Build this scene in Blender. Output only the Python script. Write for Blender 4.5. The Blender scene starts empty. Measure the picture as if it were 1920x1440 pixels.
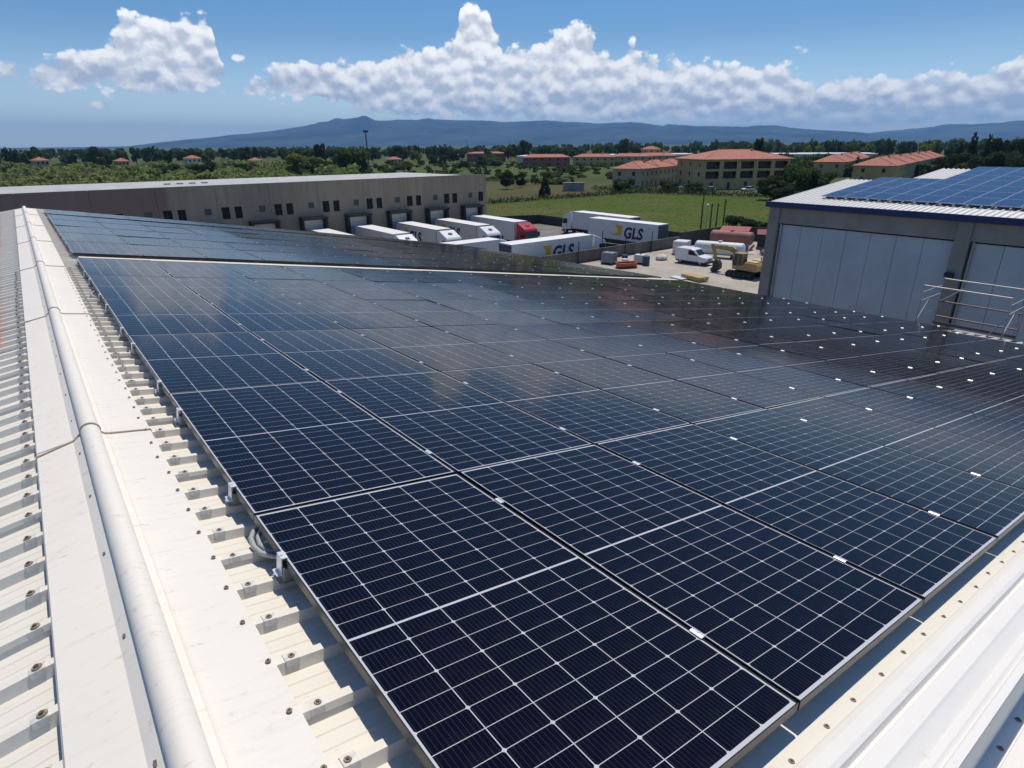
import bpy, math, random
from mathutils import Matrix, Vector, Euler
from math import sin, cos, pi, radians, tan, sqrt, atan2, asin, degrees
random.seed(7)
sc = bpy.context.scene
C = sc.collection

# ------------------------------------------------------------------ camera
CAM_H = 15.0
RIGHT = Vector((0.78824281, -0.61532698, -0.00678090))
DOWN = Vector((-0.23118716, -0.28590605, -0.92995173))
FWD = Vector((0.57028569, 0.73459543, -0.36761909))
cam_d = bpy.data.cameras.new('camera')
cam_d.sensor_width = 36.0
cam_d.lens = 1135.818 / 1920 * 36.0
cam_d.clip_start = 0.05
cam_d.clip_end = 90000
cam = bpy.data.objects.new('camera', cam_d)
C.objects.link(cam)
Mc = Matrix.Identity(4)
for i in range(3):
    Mc[i][0] = RIGHT[i]; Mc[i][1] = -DOWN[i]; Mc[i][2] = -FWD[i]
Mc[2][3] = CAM_H
cam.matrix_world = Mc
sc.camera = cam

# ------------------------------------------------------------------ render / exposure
sc.render.engine = 'CYCLES'
sc.cycles.use_denoising = True
sc.cycles.max_bounces = 6
sc.cycles.diffuse_bounces = 3
sc.cycles.glossy_bounces = 3
sc.cycles.transmission_bounces = 2
sc.cycles.transparent_max_bounces = 8
sc.cycles.volume_bounces = 1
sc.cycles.sample_clamp_indirect = 6.0
sc.view_settings.view_transform = 'Standard'
sc.view_settings.look = 'None'
sc.view_settings.exposure = 0.0
sc.view_settings.gamma = 1.0
sc.view_settings.use_curve_mapping = False

# ------------------------------------------------------------------ sun and sky
SUN_AZ, SUN_EL = 53.0, 66.0          # azimuth clockwise from +Y
sd = Vector((sin(radians(SUN_AZ)) * cos(radians(SUN_EL)), cos(radians(SUN_AZ)) * cos(radians(SUN_EL)), sin(radians(SUN_EL))))
sl = bpy.data.lights.new('sun', 'SUN')
sl.energy = 3.65
sl.angle = radians(0.53)
sl.color = (1.0, 0.92, 0.80)
so = bpy.data.objects.new('sun', sl)
C.objects.link(so)
so.rotation_euler = (-sd).to_track_quat('-Z', 'Y').to_euler()
so.location = (0, 0, 60)

world = bpy.data.worlds.new('World')
sc.world = world
world.use_nodes = True
world.cycles.sampling_method = 'NONE'      # smooth sky: plain cosine sampling is enough
wt = world.node_tree
for n in list(wt.nodes):
    wt.nodes.remove(n)


class NT:
    """small helper to write node maths"""
    def __init__(s, tree):
        s.t = tree
    def n(s, typ, **kw):
        nd = s.t.nodes.new(typ)
        for k, v in kw.items():
            setattr(nd, k, v)
        return nd
    def put(s, sock, v):
        if isinstance(v, bpy.types.NodeSocket):
            s.t.links.new(v, sock)
        elif v is not None:
            sock.default_value = v
    def m(s, op, a, b=None, c=None, clamp=False):
        nd = s.n('ShaderNodeMath', operation=op, use_clamp=clamp)
        s.put(nd.inputs[0], a); s.put(nd.inputs[1], b); s.put(nd.inputs[2], c)
        return nd.outputs[0]
    def mr(s, v, a, b, c=0.0, d=1.0, smooth=False):
        nd = s.n('ShaderNodeMapRange')
        if smooth:
            nd.interpolation_type = 'SMOOTHSTEP'
        for i, x in enumerate((v, a, b, c, d)):
            s.put(nd.inputs[i], x)
        return nd.outputs[0]
    def mix(s, f, a, b):
        nd = s.n('ShaderNodeMix', data_type='RGBA')
        s.put(nd.inputs[0], f); s.put(nd.inputs[6], a); s.put(nd.inputs[7], b)
        return nd.outputs[2]
    def noise(s, vec, scale, detail=4, rough=0.5, dist=0.0, dim='3D'):
        nd = s.n('ShaderNodeTexNoise', noise_dimensions=dim)
        if vec is not None:
            s.put(nd.inputs['Vector'], vec)
        nd.inputs['Scale'].default_value = scale
        nd.inputs['Detail'].default_value = detail
        nd.inputs['Roughness'].default_value = rough
        nd.inputs['Distortion'].default_value = dist
        return nd.outputs['Fac']
    def xyz(s, x, y, z):
        nd = s.n('ShaderNodeCombineXYZ')
        for i, v in enumerate((x, y, z)):
            s.put(nd.inputs[i], v)
        return nd.outputs[0]
    def sep(s, v):
        nd = s.n('ShaderNodeSeparateXYZ')
        s.put(nd.inputs[0], v)
        return nd.outputs
    def ramp(s, f, pts):
        nd = s.n('ShaderNodeValToRGB')
        e = nd.color_ramp.elements
        while len(e) < len(pts):
            e.new(0.5)
        for i, (p, c) in enumerate(pts):
            e[i].position = p
            e[i].color = c if len(c) == 4 else (*c, 1)
        s.put(nd.inputs[0], f)
        return nd.outputs[0]


W = NT(wt)
sky = W.n('ShaderNodeTexSky', sky_type='NISHITA')
sky.sun_disc = False
sky.sun_elevation = radians(SUN_EL)
sky.sun_rotation = radians(SUN_AZ)
sky.altitude = 20
sky.air_density = 1.0
sky.dust_density = 0.15
sky.ozone_density = 2.2
SKY_STRENGTH = 0.088
tc = W.n('ShaderNodeTexCoord')
dx, dy, dz = W.sep(tc.outputs['Generated'])
az = W.m('MULTIPLY', W.m('ARCTAN2', dx, dy), 180 / pi)
el = W.m('MULTIPLY', W.m('ARCSINE', dz), 180 / pi)
# cumulus bank along the horizon: top and base elevation as a function of azimuth
CL = [(-5, 5.0, 4.2), (-0.6, 5.0, 4.0), (1.3, 6.1, 4.3), (2.0, 5.2, 4.2), (2.8, 5.6, 4.1), (4.6, 6.2, 4.0), (7.8, 7.6, 3.9), (9.4, 9.0, 4.0), (11, 9.3, 4.0), (12.4, 8.8, 4.1),
      (13.8, 9.3, 4.2), (14.8, 8.0, 4.6), (15.3, 4.6, 5.2), (16.0, 4.7, 4.0), (18.2, 5.6, 3.9), (20.8, 6.8, 3.8), (22.3, 6.3, 3.5), (24.5, 6.9, 3.0),
      (27.5, 7.0, 2.4), (30.5, 7.7, 2.2), (33.2, 8.0, 2.1), (34.3, 10.8, 2.0), (35.8, 10.6, 2.0), (36.8, 8.4, 2.0), (38.6, 7.6, 2.0), (40.6, 8.2, 1.9), (42.4, 9.3, 1.9),
      (43.9, 9.3, 1.9), (45.1, 7.4, 1.9), (47.0, 6.9, 1.8), (47.9, 8.0, 1.8), (48.9, 6.7, 1.8), (52.9, 6.5, 1.7), (56.2, 6.0, 1.6), (59.0, 5.9, 1.5),
      (60.9, 5.3, 1.5), (62.2, 4.5, 1.4), (64.7, 5.1, 1.3), (68.2, 4.7, 1.2), (70.8, 4.6, 1.2), (72.9, 4.9, 1.2), (76, 5.4, 1.2), (80, 5.2, 1.2)]
A0, A1 = -5.0, 80.0
azn = W.mr(az, A0, A1)


def curve(idx):
    nd = W.n('ShaderNodeFloatCurve')
    cu = nd.mapping.curves[0]
    pts = [((c[0] - A0) / (A1 - A0), c[idx] / 12.0) for c in CL]
    cu.points[0].location = pts[0]
    cu.points[1].location = pts[-1]
    for p in pts[1:-1]:
        cu.points.new(*p)
    for p in cu.points:
        p.handle_type = 'AUTO'
    nd.mapping.update()
    W.put(nd.inputs['Value'], azn)
    return W.m('MULTIPLY', nd.outputs[0], 12.0)


top, bot = curve(1), curve(2)


def cloudn(a, e, det=6, vdet=2.0):
    v = W.xyz(a, W.m('MULTIPLY', e, 1.25), 3.7)
    f = W.noise(v, 0.42, det, 0.52, 0.0, '2D')
    vo = W.n('ShaderNodeTexVoronoi', feature='F1', voronoi_dimensions='2D')
    W.put(vo.inputs['Vector'], v)
    vo.inputs['Scale'].default_value = 0.70
    vo.inputs['Detail'].default_value = vdet
    vo.inputs['Roughness'].default_value = 0.55
    puff = W.m('SUBTRACT', 0.45, vo.outputs['Distance'])
    return W.m('ADD', W.m('MULTIPLY', W.m('SUBTRACT', f, 0.5), 2.7), W.m('ADD', W.m('MULTIPLY', puff, 1.35), 0.30))


def dens(a, e, nz):
    up_ = W.m('MULTIPLY', W.m('SUBTRACT', top, e), 1.25)
    dn = W.m('MULTIPLY', W.m('SUBTRACT', e, W.m('SUBTRACT', bot, 0.25)), 1.5)
    base = W.m('MINIMUM', W.m('MINIMUM', up_, dn), 1.9)
    return W.m('ADD', base, nz)


n0 = cloudn(az, el)
s0 = cloudn(az, el, 3, 0.0)
n1 = cloudn(W.m('ADD', az, 0.14), W.m('ADD', el, 0.50), 3, 0.0)
d0 = dens(az, el, n0)
# a few stray puffs
for (ba, be, bw, bh) in ((6.3, 2.9, 1.1, 0.45), (14.6, 4.1, 0.9, 0.5), (22.6, 2.6, 2.4, 0.6), (33.5, 2.2, 5, 0.5), (16.2, 6.4, 0.7, 0.5), (61.0, 6.6, 1.0, 0.5)):
    q = W.m('ADD', W.m('POWER', W.m('DIVIDE', W.m('SUBTRACT', az, ba), bw), 2.0), W.m('POWER', W.m('DIVIDE', W.m('SUBTRACT', el, be), bh), 2.0))
    bl = W.m('ADD', W.m('SUBTRACT', 0.35, q), W.m('MULTIPLY', n0, 0.55))
    d0 = W.m('MAXIMUM', d0, bl)
mask = W.mr(d0, -0.10, 0.62, 0.0, 1.0, smooth=True)
haze_low = W.mr(el, 0.8, 3.2, 0.55, 1.0, smooth=True)
mask = W.m('MULTIPLY', mask, haze_low)
lit = W.m('ADD', 0.60, W.m('MULTIPLY', W.m('SUBTRACT', W.m('ADD', W.m('MULTIPLY', s0, 0.30), W.m('MULTIPLY', n0, 0.70)), n1), 0.60), clamp=True)
thick = W.mr(d0, 0.2, 3.2, 0.14, -0.10)
hgt = W.mr(W.m('SUBTRACT', el, bot), 0.2, 3.0, -0.22, 0.10)
lit = W.m('ADD', W.m('ADD', lit, thick), hgt, clamp=True)
ccol = W.ramp(lit, [(0.0, (5.6, 6.3, 7.6)), (0.36, (8.6, 9.0, 9.7)), (0.75, (12.6, 12.6, 12.5)), (1.0, (13.6, 13.5, 13.2))])
hsv = W.n('ShaderNodeHueSaturation')
hsv.inputs['Saturation'].default_value = 1.22
tint = W.n('ShaderNodeMix', data_type='RGBA', blend_type='MULTIPLY')
tint.inputs[0].default_value = 1.0
W.put(tint.inputs[6], sky.outputs[0])
low = W.mr(el, 0.0, 8.0, 1.75, 1.0)
W.put(hsv.inputs['Saturation'], W.mr(el, 0.0, 9.0, 0.86, 1.22))
tint.inputs[7].default_value = (0.86, 0.94, 1.06, 1)
W.put(hsv.inputs['Color'], tint.outputs[2])
W.put(hsv.inputs['Value'], low)
skyc = W.mix(mask, hsv.outputs[0], ccol)
bg = W.n('ShaderNodeBackground')
W.put(bg.inputs[0], skyc)
bg.inputs[1].default_value = SKY_STRENGTH
wo = W.n('ShaderNodeOutputWorld')
W.put(wo.inputs[0], bg.outputs[0])


# ------------------------------------------------------------------ materials
MATS = {}


def mat(name, col, rough=0.6, metal=0.0, var=0.12, scale=3.0, bump=0.0, bscale=40.0, spec=0.5, coat=0.0, obj_rand=0.0, detail=4):
    if name in MATS:
        return MATS[name]
    m = bpy.data.materials.new(name)
    m.use_nodes = True
    t = NT(m.node_tree)
    b = m.node_tree.nodes['Principled BSDF']
    b.inputs['Roughness'].default_value = rough
    b.inputs['Metallic'].default_value = metal
    b.inputs['Specular IOR Level'].default_value = spec
    b.inputs['Coat Weight'].default_value = coat
    co = t.n('ShaderNodeTexCoord').outputs['Object']
    f = t.noise(co, scale, detail, 0.6)
    lo = tuple(max(0, c * (1 - var)) for c in col) + (1,)
    hi = tuple(min(1, c * (1 + var)) for c in col) + (1,)
    c = t.mix(t.mr(f, 0.3, 0.7), lo, hi)
    if obj_rand > 0:
        r = t.n('ShaderNodeObjectInfo').outputs['Random']
        hs = t.n('ShaderNodeHueSaturation')
        t.put(hs.inputs['Value'], t.mr(r, 0, 1, 1 - obj_rand, 1 + obj_rand))
        t.put(hs.inputs['Hue'], t.mr(r, 0, 1, 0.5 - obj_rand * 0.06, 0.5 + obj_rand * 0.06))
        t.put(hs.inputs['Color'], c)
        c = hs.outputs[0]
    t.put(b.inputs['Base Color'], c)
    if bump > 0:
        bp = t.n('ShaderNodeBump')
        bp.inputs['Strength'].default_value = bump
        bp.inputs['Distance'].default_value = 0.02
        t.put(bp.inputs['Height'], t.noise(co, bscale, 5, 0.6))
        t.put(b.inputs['Normal'], bp.outputs[0])
    MATS[name] = m
    return m


def custom(name):
    m = bpy.data.materials.new(name)
    m.use_nodes = True
    MATS[name] = m
    return m, NT(m.node_tree), m.node_tree.nodes['Principled BSDF']


# solar cell: dark silicon under glass with fine conductor wires
def cell_mat(name, col, wires, rough=0.09):
    m, t, b = custom(name)
    tcn = t.n('ShaderNodeTexCoord')
    x, y, z = t.sep(tcn.outputs['Object'])
    w = t.m('FRACT', t.m('MULTIPLY', t.m('ADD', x, 0.5), wires))
    line = t.m('GREATER_THAN', t.m('ABSOLUTE', t.m('SUBTRACT', w, 0.5)), 0.455)
    r = t.n('ShaderNodeObjectInfo').outputs['Random']
    nz = t.noise(tcn.outputs['Object'], 2.2, 2)
    base = t.mix(nz, (*[c * 0.8 for c in col], 1), (*[c * 1.25 for c in col], 1))
    c = t.mix(t.m('MULTIPLY', line, 0.28), base, (0.10, 0.11, 0.15, 1))
    dust = t.noise(tcn.outputs['Object'], 5.0, 5, 0.65)
    c = t.mix(t.mr(dust, 0.5, 0.8, 0.0, 0.018), c, (0.45, 0.42, 0.36, 1))
    t.put(b.inputs['Base Color'], c)
    b.inputs['Roughness'].default_value = rough
    t.put(b.inputs['Roughness'], t.mr(dust, 0.35, 0.75, rough * 0.8, rough * 1.7))
    b.inputs['Specular IOR Level'].default_value = 0.11
    return m


CELL = cell_mat('solar_cell', (0.0034, 0.0038, 0.0100), 1 / 0.0181)
CELL_P = cell_mat('poly_cell', (0.012, 0.028, 0.085), 1 / 0.05, 0.12)
BACK = mat('backsheet', (0.56, 0.56, 0.59), 0.12, var=0.04, spec=0.36)
FRAME = mat('frame_black', (0.035, 0.036, 0.04), 0.32, 0.6, var=0.2, scale=8)
ALU = mat('aluminium', (0.82, 0.82, 0.82), 0.36, 0.35, var=0.1, scale=20)
ALU_D = mat('aluminium_dull', (0.38, 0.37, 0.35), 0.5, 0.55, var=0.2, scale=12)


def sheet_mat(name, col, dirt=0.35):
    m, t, b = custom(name)
    co = t.n('ShaderNodeTexCoord').outputs['Object']
    ge = t.n('ShaderNodeNewGeometry').outputs['Position']
    c = t.mix(t.noise(ge, 0.9, 5, 0.65), (*[v * 0.93 for v in col], 1), (*[min(1, v * 1.04) for v in col], 1))
    sp = t.noise(ge, 23.0, 6, 0.7)
    x, y, z = t.sep(ge)
    streak = t.noise(t.xyz(t.m('MULTIPLY', x, 6.0), t.m('MULTIPLY', y, 34.0), z), 1.0, 5, 0.7)
    f = t.m('MULTIPLY', t.mr(sp, 0.56, 0.72), t.mr(streak, 0.5, 0.68))
    c = t.mix(t.m('MULTIPLY', f, dirt), c, (0.30, 0.26, 0.20, 1))
    c = t.mix(t.m('MULTIPLY', t.mr(streak, 0.52, 0.80), dirt * 0.32), c, (0.48, 0.44, 0.37, 1))
    t.put(b.inputs['Base Color'], c)
    b.inputs['Roughness'].default_value = 0.60
    b.inputs['Specular IOR Level'].default_value = 0.35
    bp = t.n('ShaderNodeBump')
    bp.inputs['Strength'].default_value = 0.22
    bp.inputs['Distance'].default_value = 0.02
    t.put(bp.inputs['Height'], t.noise(ge, 3.2, 3, 0.5))
    t.put(b.inputs['Normal'], bp.outputs[0])
    return m


SHEET = sheet_mat('cream_sheet', (0.82, 0.775, 0.67), 0.5)
CAPM = sheet_mat('ridge_white', (0.845, 0.795, 0.70), 0.8)
WHITE_SHEET = sheet_mat('verge_white', (0.82, 0.795, 0.745), 0.35)
SCREW = mat('screw_rust', (0.16, 0.12, 0.09), 0.7, 0.3, var=0.4, scale=60)
WASHER = mat('washer', (0.70, 0.67, 0.60), 0.5, 0.0, var=0.2, scale=40)
CONC = mat('concrete', (0.30, 0.285, 0.26), 0.9, var=0.22, scale=0.55, bump=0.25, bscale=6, detail=8)
CONC_D = mat('concrete_dark', (0.16, 0.155, 0.15), 0.9, var=0.3, scale=0.5, bump=0.2, bscale=6, detail=8)
DARK = mat('dark_void', (0.02, 0.02, 0.022), 0.8)
GLASS = mat('window_glass', (0.025, 0.03, 0.036), 0.08, var=0.3, scale=0.8)
RUBBER = mat('rubber', (0.018, 0.018, 0.018), 0.85)
CHASSIS = mat('chassis', (0.03, 0.03, 0.032), 0.6)
WHITE = mat('white_paint', (0.78, 0.78, 0.78), 0.32, var=0.05, scale=1.2)
WHITE_T = mat('trailer_white', (0.72, 0.70, 0.67), 0.42, var=0.06, scale=0.8)
RED = mat('red_paint', (0.52, 0.018, 0.035), 0.3, var=0.08)
NAVY = mat('navy_print', (0.014, 0.02, 0.075), 0.5)
YELLOW = mat('yellow_print', (0.80, 0.42, 0.02), 0.5)
BLUE_F = mat('blue_fascia', (0.012, 0.028, 0.12), 0.4, var=0.15, scale=1.0)
GREYBLUE = mat('panel_greyblue', (0.48, 0.55, 0.60), 0.55, var=0.10, scale=0.7, bump=0.12, bscale=1.2, detail=6)
PILLAR = mat('precast', (0.30, 0.285, 0.265), 0.9, var=0.18, scale=0.9, bump=0.2, bscale=9, detail=7)
GALV = mat('galvanised', (0.42, 0.43, 0.42), 0.5, 0.4, var=0.12)
REDTUBE = mat('red_tube', (0.17, 0.085, 0.085), 0.5, 0.1, var=0.2)
TILE = mat('roof_tile', (0.42, 0.160, 0.105), 0.85, var=0.28, scale=0.9, bump=0.5, bscale=2.5, detail=7)
WALL_Y = mat('wall_yellow', (0.52, 0.365, 0.165), 0.9, var=0.1, scale=0.3)
WALL_C = mat('wall_cream', (0.48, 0.375, 0.245), 0.9, var=0.1, scale=0.3)
WALL_R = mat('wall_red', (0.33, 0.13, 0.10), 0.9, var=0.12, scale=0.3)
WALL_W = mat('wall_white', (0.62, 0.60, 0.57), 0.9, var=0.08, scale=0.3)
RAIL = mat('balcony_rail', (0.05, 0.05, 0.055), 0.6)
EXC = mat('digger_yellow', (0.38, 0.24, 0.09), 0.5, var=0.15, scale=2)
RUST = mat('rust_tank', (0.32, 0.14, 0.11), 0.7, 0.1, var=0.25, scale=1.2, detail=6)
TANKW = mat('tank_white', (0.62, 0.66, 0.64), 0.5, var=0.1)
ORANGE = mat('orange_plastic', (0.48, 0.105, 0.05), 0.45, var=0.1)
BLUE_B = mat('blue_drum', (0.03, 0.06, 0.13), 0.5, var=0.2)
WOOD = mat('timber', (0.50, 0.36, 0.17), 0.8, var=0.25, scale=6, detail=6)
PLASTIC = mat('grey_conduit', (0.42, 0.42, 0.41), 0.5, var=0.1)
BARK = mat('bark', (0.10, 0.075, 0.05), 0.95, var=0.3, scale=3)
SALMON = mat('salmon_paint', (0.60, 0.24, 0.17), 0.6, var=0.1)
FENCE = mat('dark_fence', (0.055, 0.055, 0.05), 0.9, var=0.3, scale=0.8, detail=6)
LAMP = mat('lamp_lens', (0.7, 0.7, 0.68), 0.2)


def foliage(name, col, rnd=0.3):
    m, t, b = custom(name)
    r = t.n('ShaderNodeObjectInfo').outputs['Random']
    ge = t.n('ShaderNodeNewGeometry')
    co = t.n('ShaderNodeTexCoord').outputs['Object']
    f = t.noise(co, 2.5, 3, 0.6)
    ri = ge.outputs['Random Per Island']
    c = t.mix(t.m('MULTIPLY', t.m('ADD', f, ri), 0.5), (*[v * 0.55 for v in col], 1), (*[v * 1.45 for v in col], 1))
    hs = t.n('ShaderNodeHueSaturation')
    t.put(hs.inputs['Value'], t.mr(r, 0, 1, 1 - rnd, 1 + rnd))
    t.put(hs.inputs['Hue'], t.mr(r, 0, 1, 0.485, 0.515))
    t.put(hs.inputs['Color'], c)
    t.put(b.inputs['Base Color'], hs.outputs[0])
    b.inputs['Roughness'].default_value = 0.75
    b.inputs['Specular IOR Level'].default_value = 0.2
    tl = t.n('ShaderNodeBsdfTranslucent')
    t.put(tl.inputs['Color'], t.mix(0.5, hs.outputs[0], (col[0] * 2.2, col[1] * 2.2, col[2] * 1.2, 1)))
    mx = t.n('ShaderNodeMixShader')
    mx.inputs[0].default_value = 0.42
    t.put(mx.inputs[1], b.outputs[0]); t.put(mx.inputs[2], tl.outputs[0])
    ou = [n for n in m.node_tree.nodes if n.type == 'OUTPUT_MATERIAL'][0]
    t.put(ou.inputs['Surface'], mx.outputs[0])
    return m


LEAF_D = foliage('leaf_dark', (0.044, 0.066, 0.026), 0.42)
LEAF_M = foliage('leaf_mid', (0.066, 0.098, 0.030))
LEAF_L = foliage('leaf_light', (0.125, 0.150, 0.036), 0.2)
LEAF_C = foliage('leaf_conifer', (0.026, 0.044, 0.024))
REED = foliage('reed', (0.175, 0.205, 0.080), 0.25)


# ------------------------------------------------------------------ mesh helpers
class MB:
    def __init__(s):
        s.v = []; s.f = []; s.mi = []; s.M = Matrix.Identity(4); s.cur = 0
    def add(s, pts, faces):
        o = len(s.v)
        s.v += [tuple(s.M @ Vector(p)) for p in pts]
        s.f += [tuple(i + o for i in f) for f in faces]
        s.mi += [s.cur] * len(faces)
        return s
    def poly(s, pts):
        return s.add(pts, [tuple(range(len(pts)))])
    def box(s, x0, x1, y0, y1, z0, z1):
        p = [(x0, y0, z0), (x1, y0, z0), (x1, y1, z0), (x0, y1, z0), (x0, y0, z1), (x1, y0, z1), (x1, y1, z1), (x0, y1, z1)]
        return s.add(p, [(3, 2, 1, 0), (4, 5, 6, 7), (0, 1, 5, 4), (1, 2, 6, 5), (2, 3, 7, 6), (3, 0, 4, 7)])
    def cyl(s, a, b, r0, r1=None, n=10, caps=True):
        a = Vector(a); b = Vector(b); r1 = r0 if r1 is None else r1
        d = (b - a).normalized()
        u = d.orthogonal().normalized(); w = d.cross(u)
        p = []
        for c, r in ((a, r0), (b, r1)):
            for i in range(n):
                t = 2 * pi * i / n
                p.append(tuple(c + u * (r * cos(t)) + w * (r * sin(t))))
        fs = [(i, (i + 1) % n, n + (i + 1) % n, n + i) for i in range(n)]
        if caps:
            fs += [tuple(range(n - 1, -1, -1)), tuple(range(n, 2 * n))]
        return s.add(p, fs)
    def tube(s, pts, r, n=8):
        pts = [Vector(p) for p in pts]
        ps = []; fs = []
        prev = None
        for i, p in enumerate(pts):
            d = (pts[min(i + 1, len(pts) - 1)] - pts[max(i - 1, 0)]).normalized()
            u = (prev - d * prev.dot(d)).normalized() if prev is not None else d.orthogonal().normalized()
            prev = u
            w = d.cross(u)
            for k in range(n):
                t = 2 * pi * k / n
                ps.append(tuple(p + u * (r * cos(t)) + w * (r * sin(t))))
        for i in range(len(pts) - 1):
            for k in range(n):
                fs.append((i * n + k, i * n + (k + 1) % n, (i + 1) * n + (k + 1) % n, (i + 1) * n + k))
        fs += [tuple(range(n - 1, -1, -1)), tuple(range((len(pts) - 1) * n, len(pts) * n))]
        return s.add(ps, fs)
    def prism(s, prof, a0, a1, axis='x'):
        """extrude a closed 2-D outline along an axis; prof in the two other axes (x: y,z  y: x,z  z: x,y)"""
        n = len(prof)
        def P(q, a):
            return (a, q[0], q[1]) if axis == 'x' else ((q[0], a, q[1]) if axis == 'y' else (q[0], q[1], a))
        p = [P(q, a0) for q in prof] + [P(q, a1) for q in prof]
        fs = [(i, (i + 1) % n, n + (i + 1) % n, n + i) for i in range(n)] + [tuple(range(n - 1, -1, -1)), tuple(range(n, 2 * n))]
        return s.add(p, fs)
    def ball(s, c, r, n=10, m=6, sz=1.0):
        p = []; fs = []
        for j in range(m + 1):
            ph = -pi / 2 + pi * j / m
            for i in range(n):
                t = 2 * pi * i / n
                p.append((c[0] + r * cos(ph) * cos(t), c[1] + r * cos(ph) * sin(t), c[2] + r * sz * sin(ph)))
        for j in range(m):
            for i in range(n):
                fs.append((j * n + i, j * n + (i + 1) % n, (j + 1) * n + (i + 1) % n, (j + 1) * n + i))
        return s.add(p, fs)
    def mesh(s, name, mats, smooth=False):
        me = bpy.data.meshes.new(name)
        me.from_pydata(s.v, [], s.f)
        for m in (mats if isinstance(mats, (list, tuple)) else [mats]):
            me.materials.append(m)
        me.polygons.foreach_set('material_index', s.mi)
        if smooth:
            me.polygons.foreach_set('use_smooth', [True] * len(me.polygons))
        me.update()
        return me
    def build(s, name, mats, parent=None, loc=None, rotz=None, smooth=False, matrix=None, bevel=0):
        o = link(name, s.mesh(name, mats, smooth), parent, loc, rotz, matrix)
        if bevel:
            b = o.modifiers.new('bevel', 'BEVEL')
            b.width = bevel; b.segments = 2; b.limit_method = 'ANGLE'; b.angle_limit = radians(25)
        return o


def link(name, data, parent=None, loc=None, rotz=None, matrix=None):
    o = bpy.data.objects.new(name, data)
    C.objects.link(o)
    if parent is not None:
        o.parent = parent
    if matrix is not None:
        o.matrix_local = matrix
    if loc is not None:
        o.location = loc
    if rotz is not None:
        o.rotation_euler = (0, 0, rotz)
    return o


def tag(o, label, cat, group=None):
    o['label'] = label
    o['category'] = cat
    if group:
        o['group'] = group
    return o


def thing(name, label, cat, loc=(0, 0, 0), rotz=0.0, group=None, matrix=None):
    o = link(name, None, None, loc if matrix is None else None, rotz if matrix is None else None, matrix)
    o.empty_display_size = 0.3
    return tag(o, label, cat, group)


def structure(o):
    o['kind'] = 'structure'
    return o


def stuff(o, label=None, cat=None):
    o['kind'] = 'stuff'
    if label:
        tag(o, label, cat)
    return o


def polar(azd, dist, z=0.0):
    return Vector((sin(radians(azd)) * dist, cos(radians(azd)) * dist, z))


ORD = ['nearest', 'second', 'third', 'fourth', 'fifth', 'sixth', 'seventh', 'eighth', 'ninth', 'tenth', 'eleventh', 'twelfth', 'thirteenth', 'fourteenth', 'fifteenth']
ORD1 = ['first'] + ORD[1:]

# ================================================================== LARGE STRUCTURE: ground, yards, fields
def ground_mat():
    m, t, b = custom('ground_fields')
    ge = t.n('ShaderNodeNewGeometry').outputs['Position']
    a = t.noise(ge, 0.006, 6, 0.6)
    c = t.ramp(a, [(0.30, (0.045, 0.058, 0.020)), (0.42, (0.088, 0.106, 0.032)), (0.52, (0.105, 0.120, 0.042)), (0.62, (0.130, 0.118, 0.058)), (0.74, (0.050, 0.068, 0.024))])
    f = t.noise(ge, 0.22, 8, 0.7)
    c = t.mix(t.mr(f, 0.35, 0.7, 0.0, 0.75), c, (0.040, 0.055, 0.018, 1))
    t.put(b.inputs['Base Color'], c)
    b.inputs['Roughness'].default_value = 0.95
    b.inputs['Specular IOR Level'].default_value = 0.1
    return m


structure(MB().poly([(-24000, -3000, 0), (32000, -3000, 0), (32000, 32000, 0), (-24000, 32000, 0)]).build('ground', ground_mat()))


def field_mat(name, c1, c2, c3, ang, sx=0.05, sy=0.5):
    m, t, b = custom(name)
    ge = t.n('ShaderNodeNewGeometry').outputs['Position']
    x, y, z = t.sep(ge)
    u = t.m('ADD', t.m('MULTIPLY', x, cos(ang)), t.m('MULTIPLY', y, sin(ang)))
    v = t.m('SUBTRACT', t.m('MULTIPLY', y, cos(ang)), t.m('MULTIPLY', x, sin(ang)))
    st = t.noise(t.xyz(t.m('MULTIPLY', u, sx), t.m('MULTIPLY', v, sy), 0.0), 1.0, 6, 0.65)
    big = t.noise(ge, 0.035, 4, 0.6)
    c = t.mix(t.mr(st, 0.35, 0.68), (*c1, 1), (*c2, 1))
    c = t.mix(t.mr(t.m('ADD', big, t.m('MULTIPLY', st, 0.5)), 0.72, 0.95), c, (*c3, 1))
    fine = t.noise(ge, 2.2, 6, 0.75)
    c = t.mix(t.mr(fine, 0.45, 0.75, 0.0, 0.4), c, tuple(v_ * 0.6 for v_ in c1) + (1,))
    t.put(b.inputs['Base Color'], c)
    b.inputs['Roughness'].default_value = 0.95
    b.inputs['Specular IOR Level'].default_value = 0.1
    bp = t.n('ShaderNodeBump')
    bp.inputs['Strength'].default_value = 0.7
    bp.inputs['Distance'].default_value = 0.4
    t.put(bp.inputs['Height'], fine)
    t.put(b.inputs['Normal'], bp.outputs[0])
    return m


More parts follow.
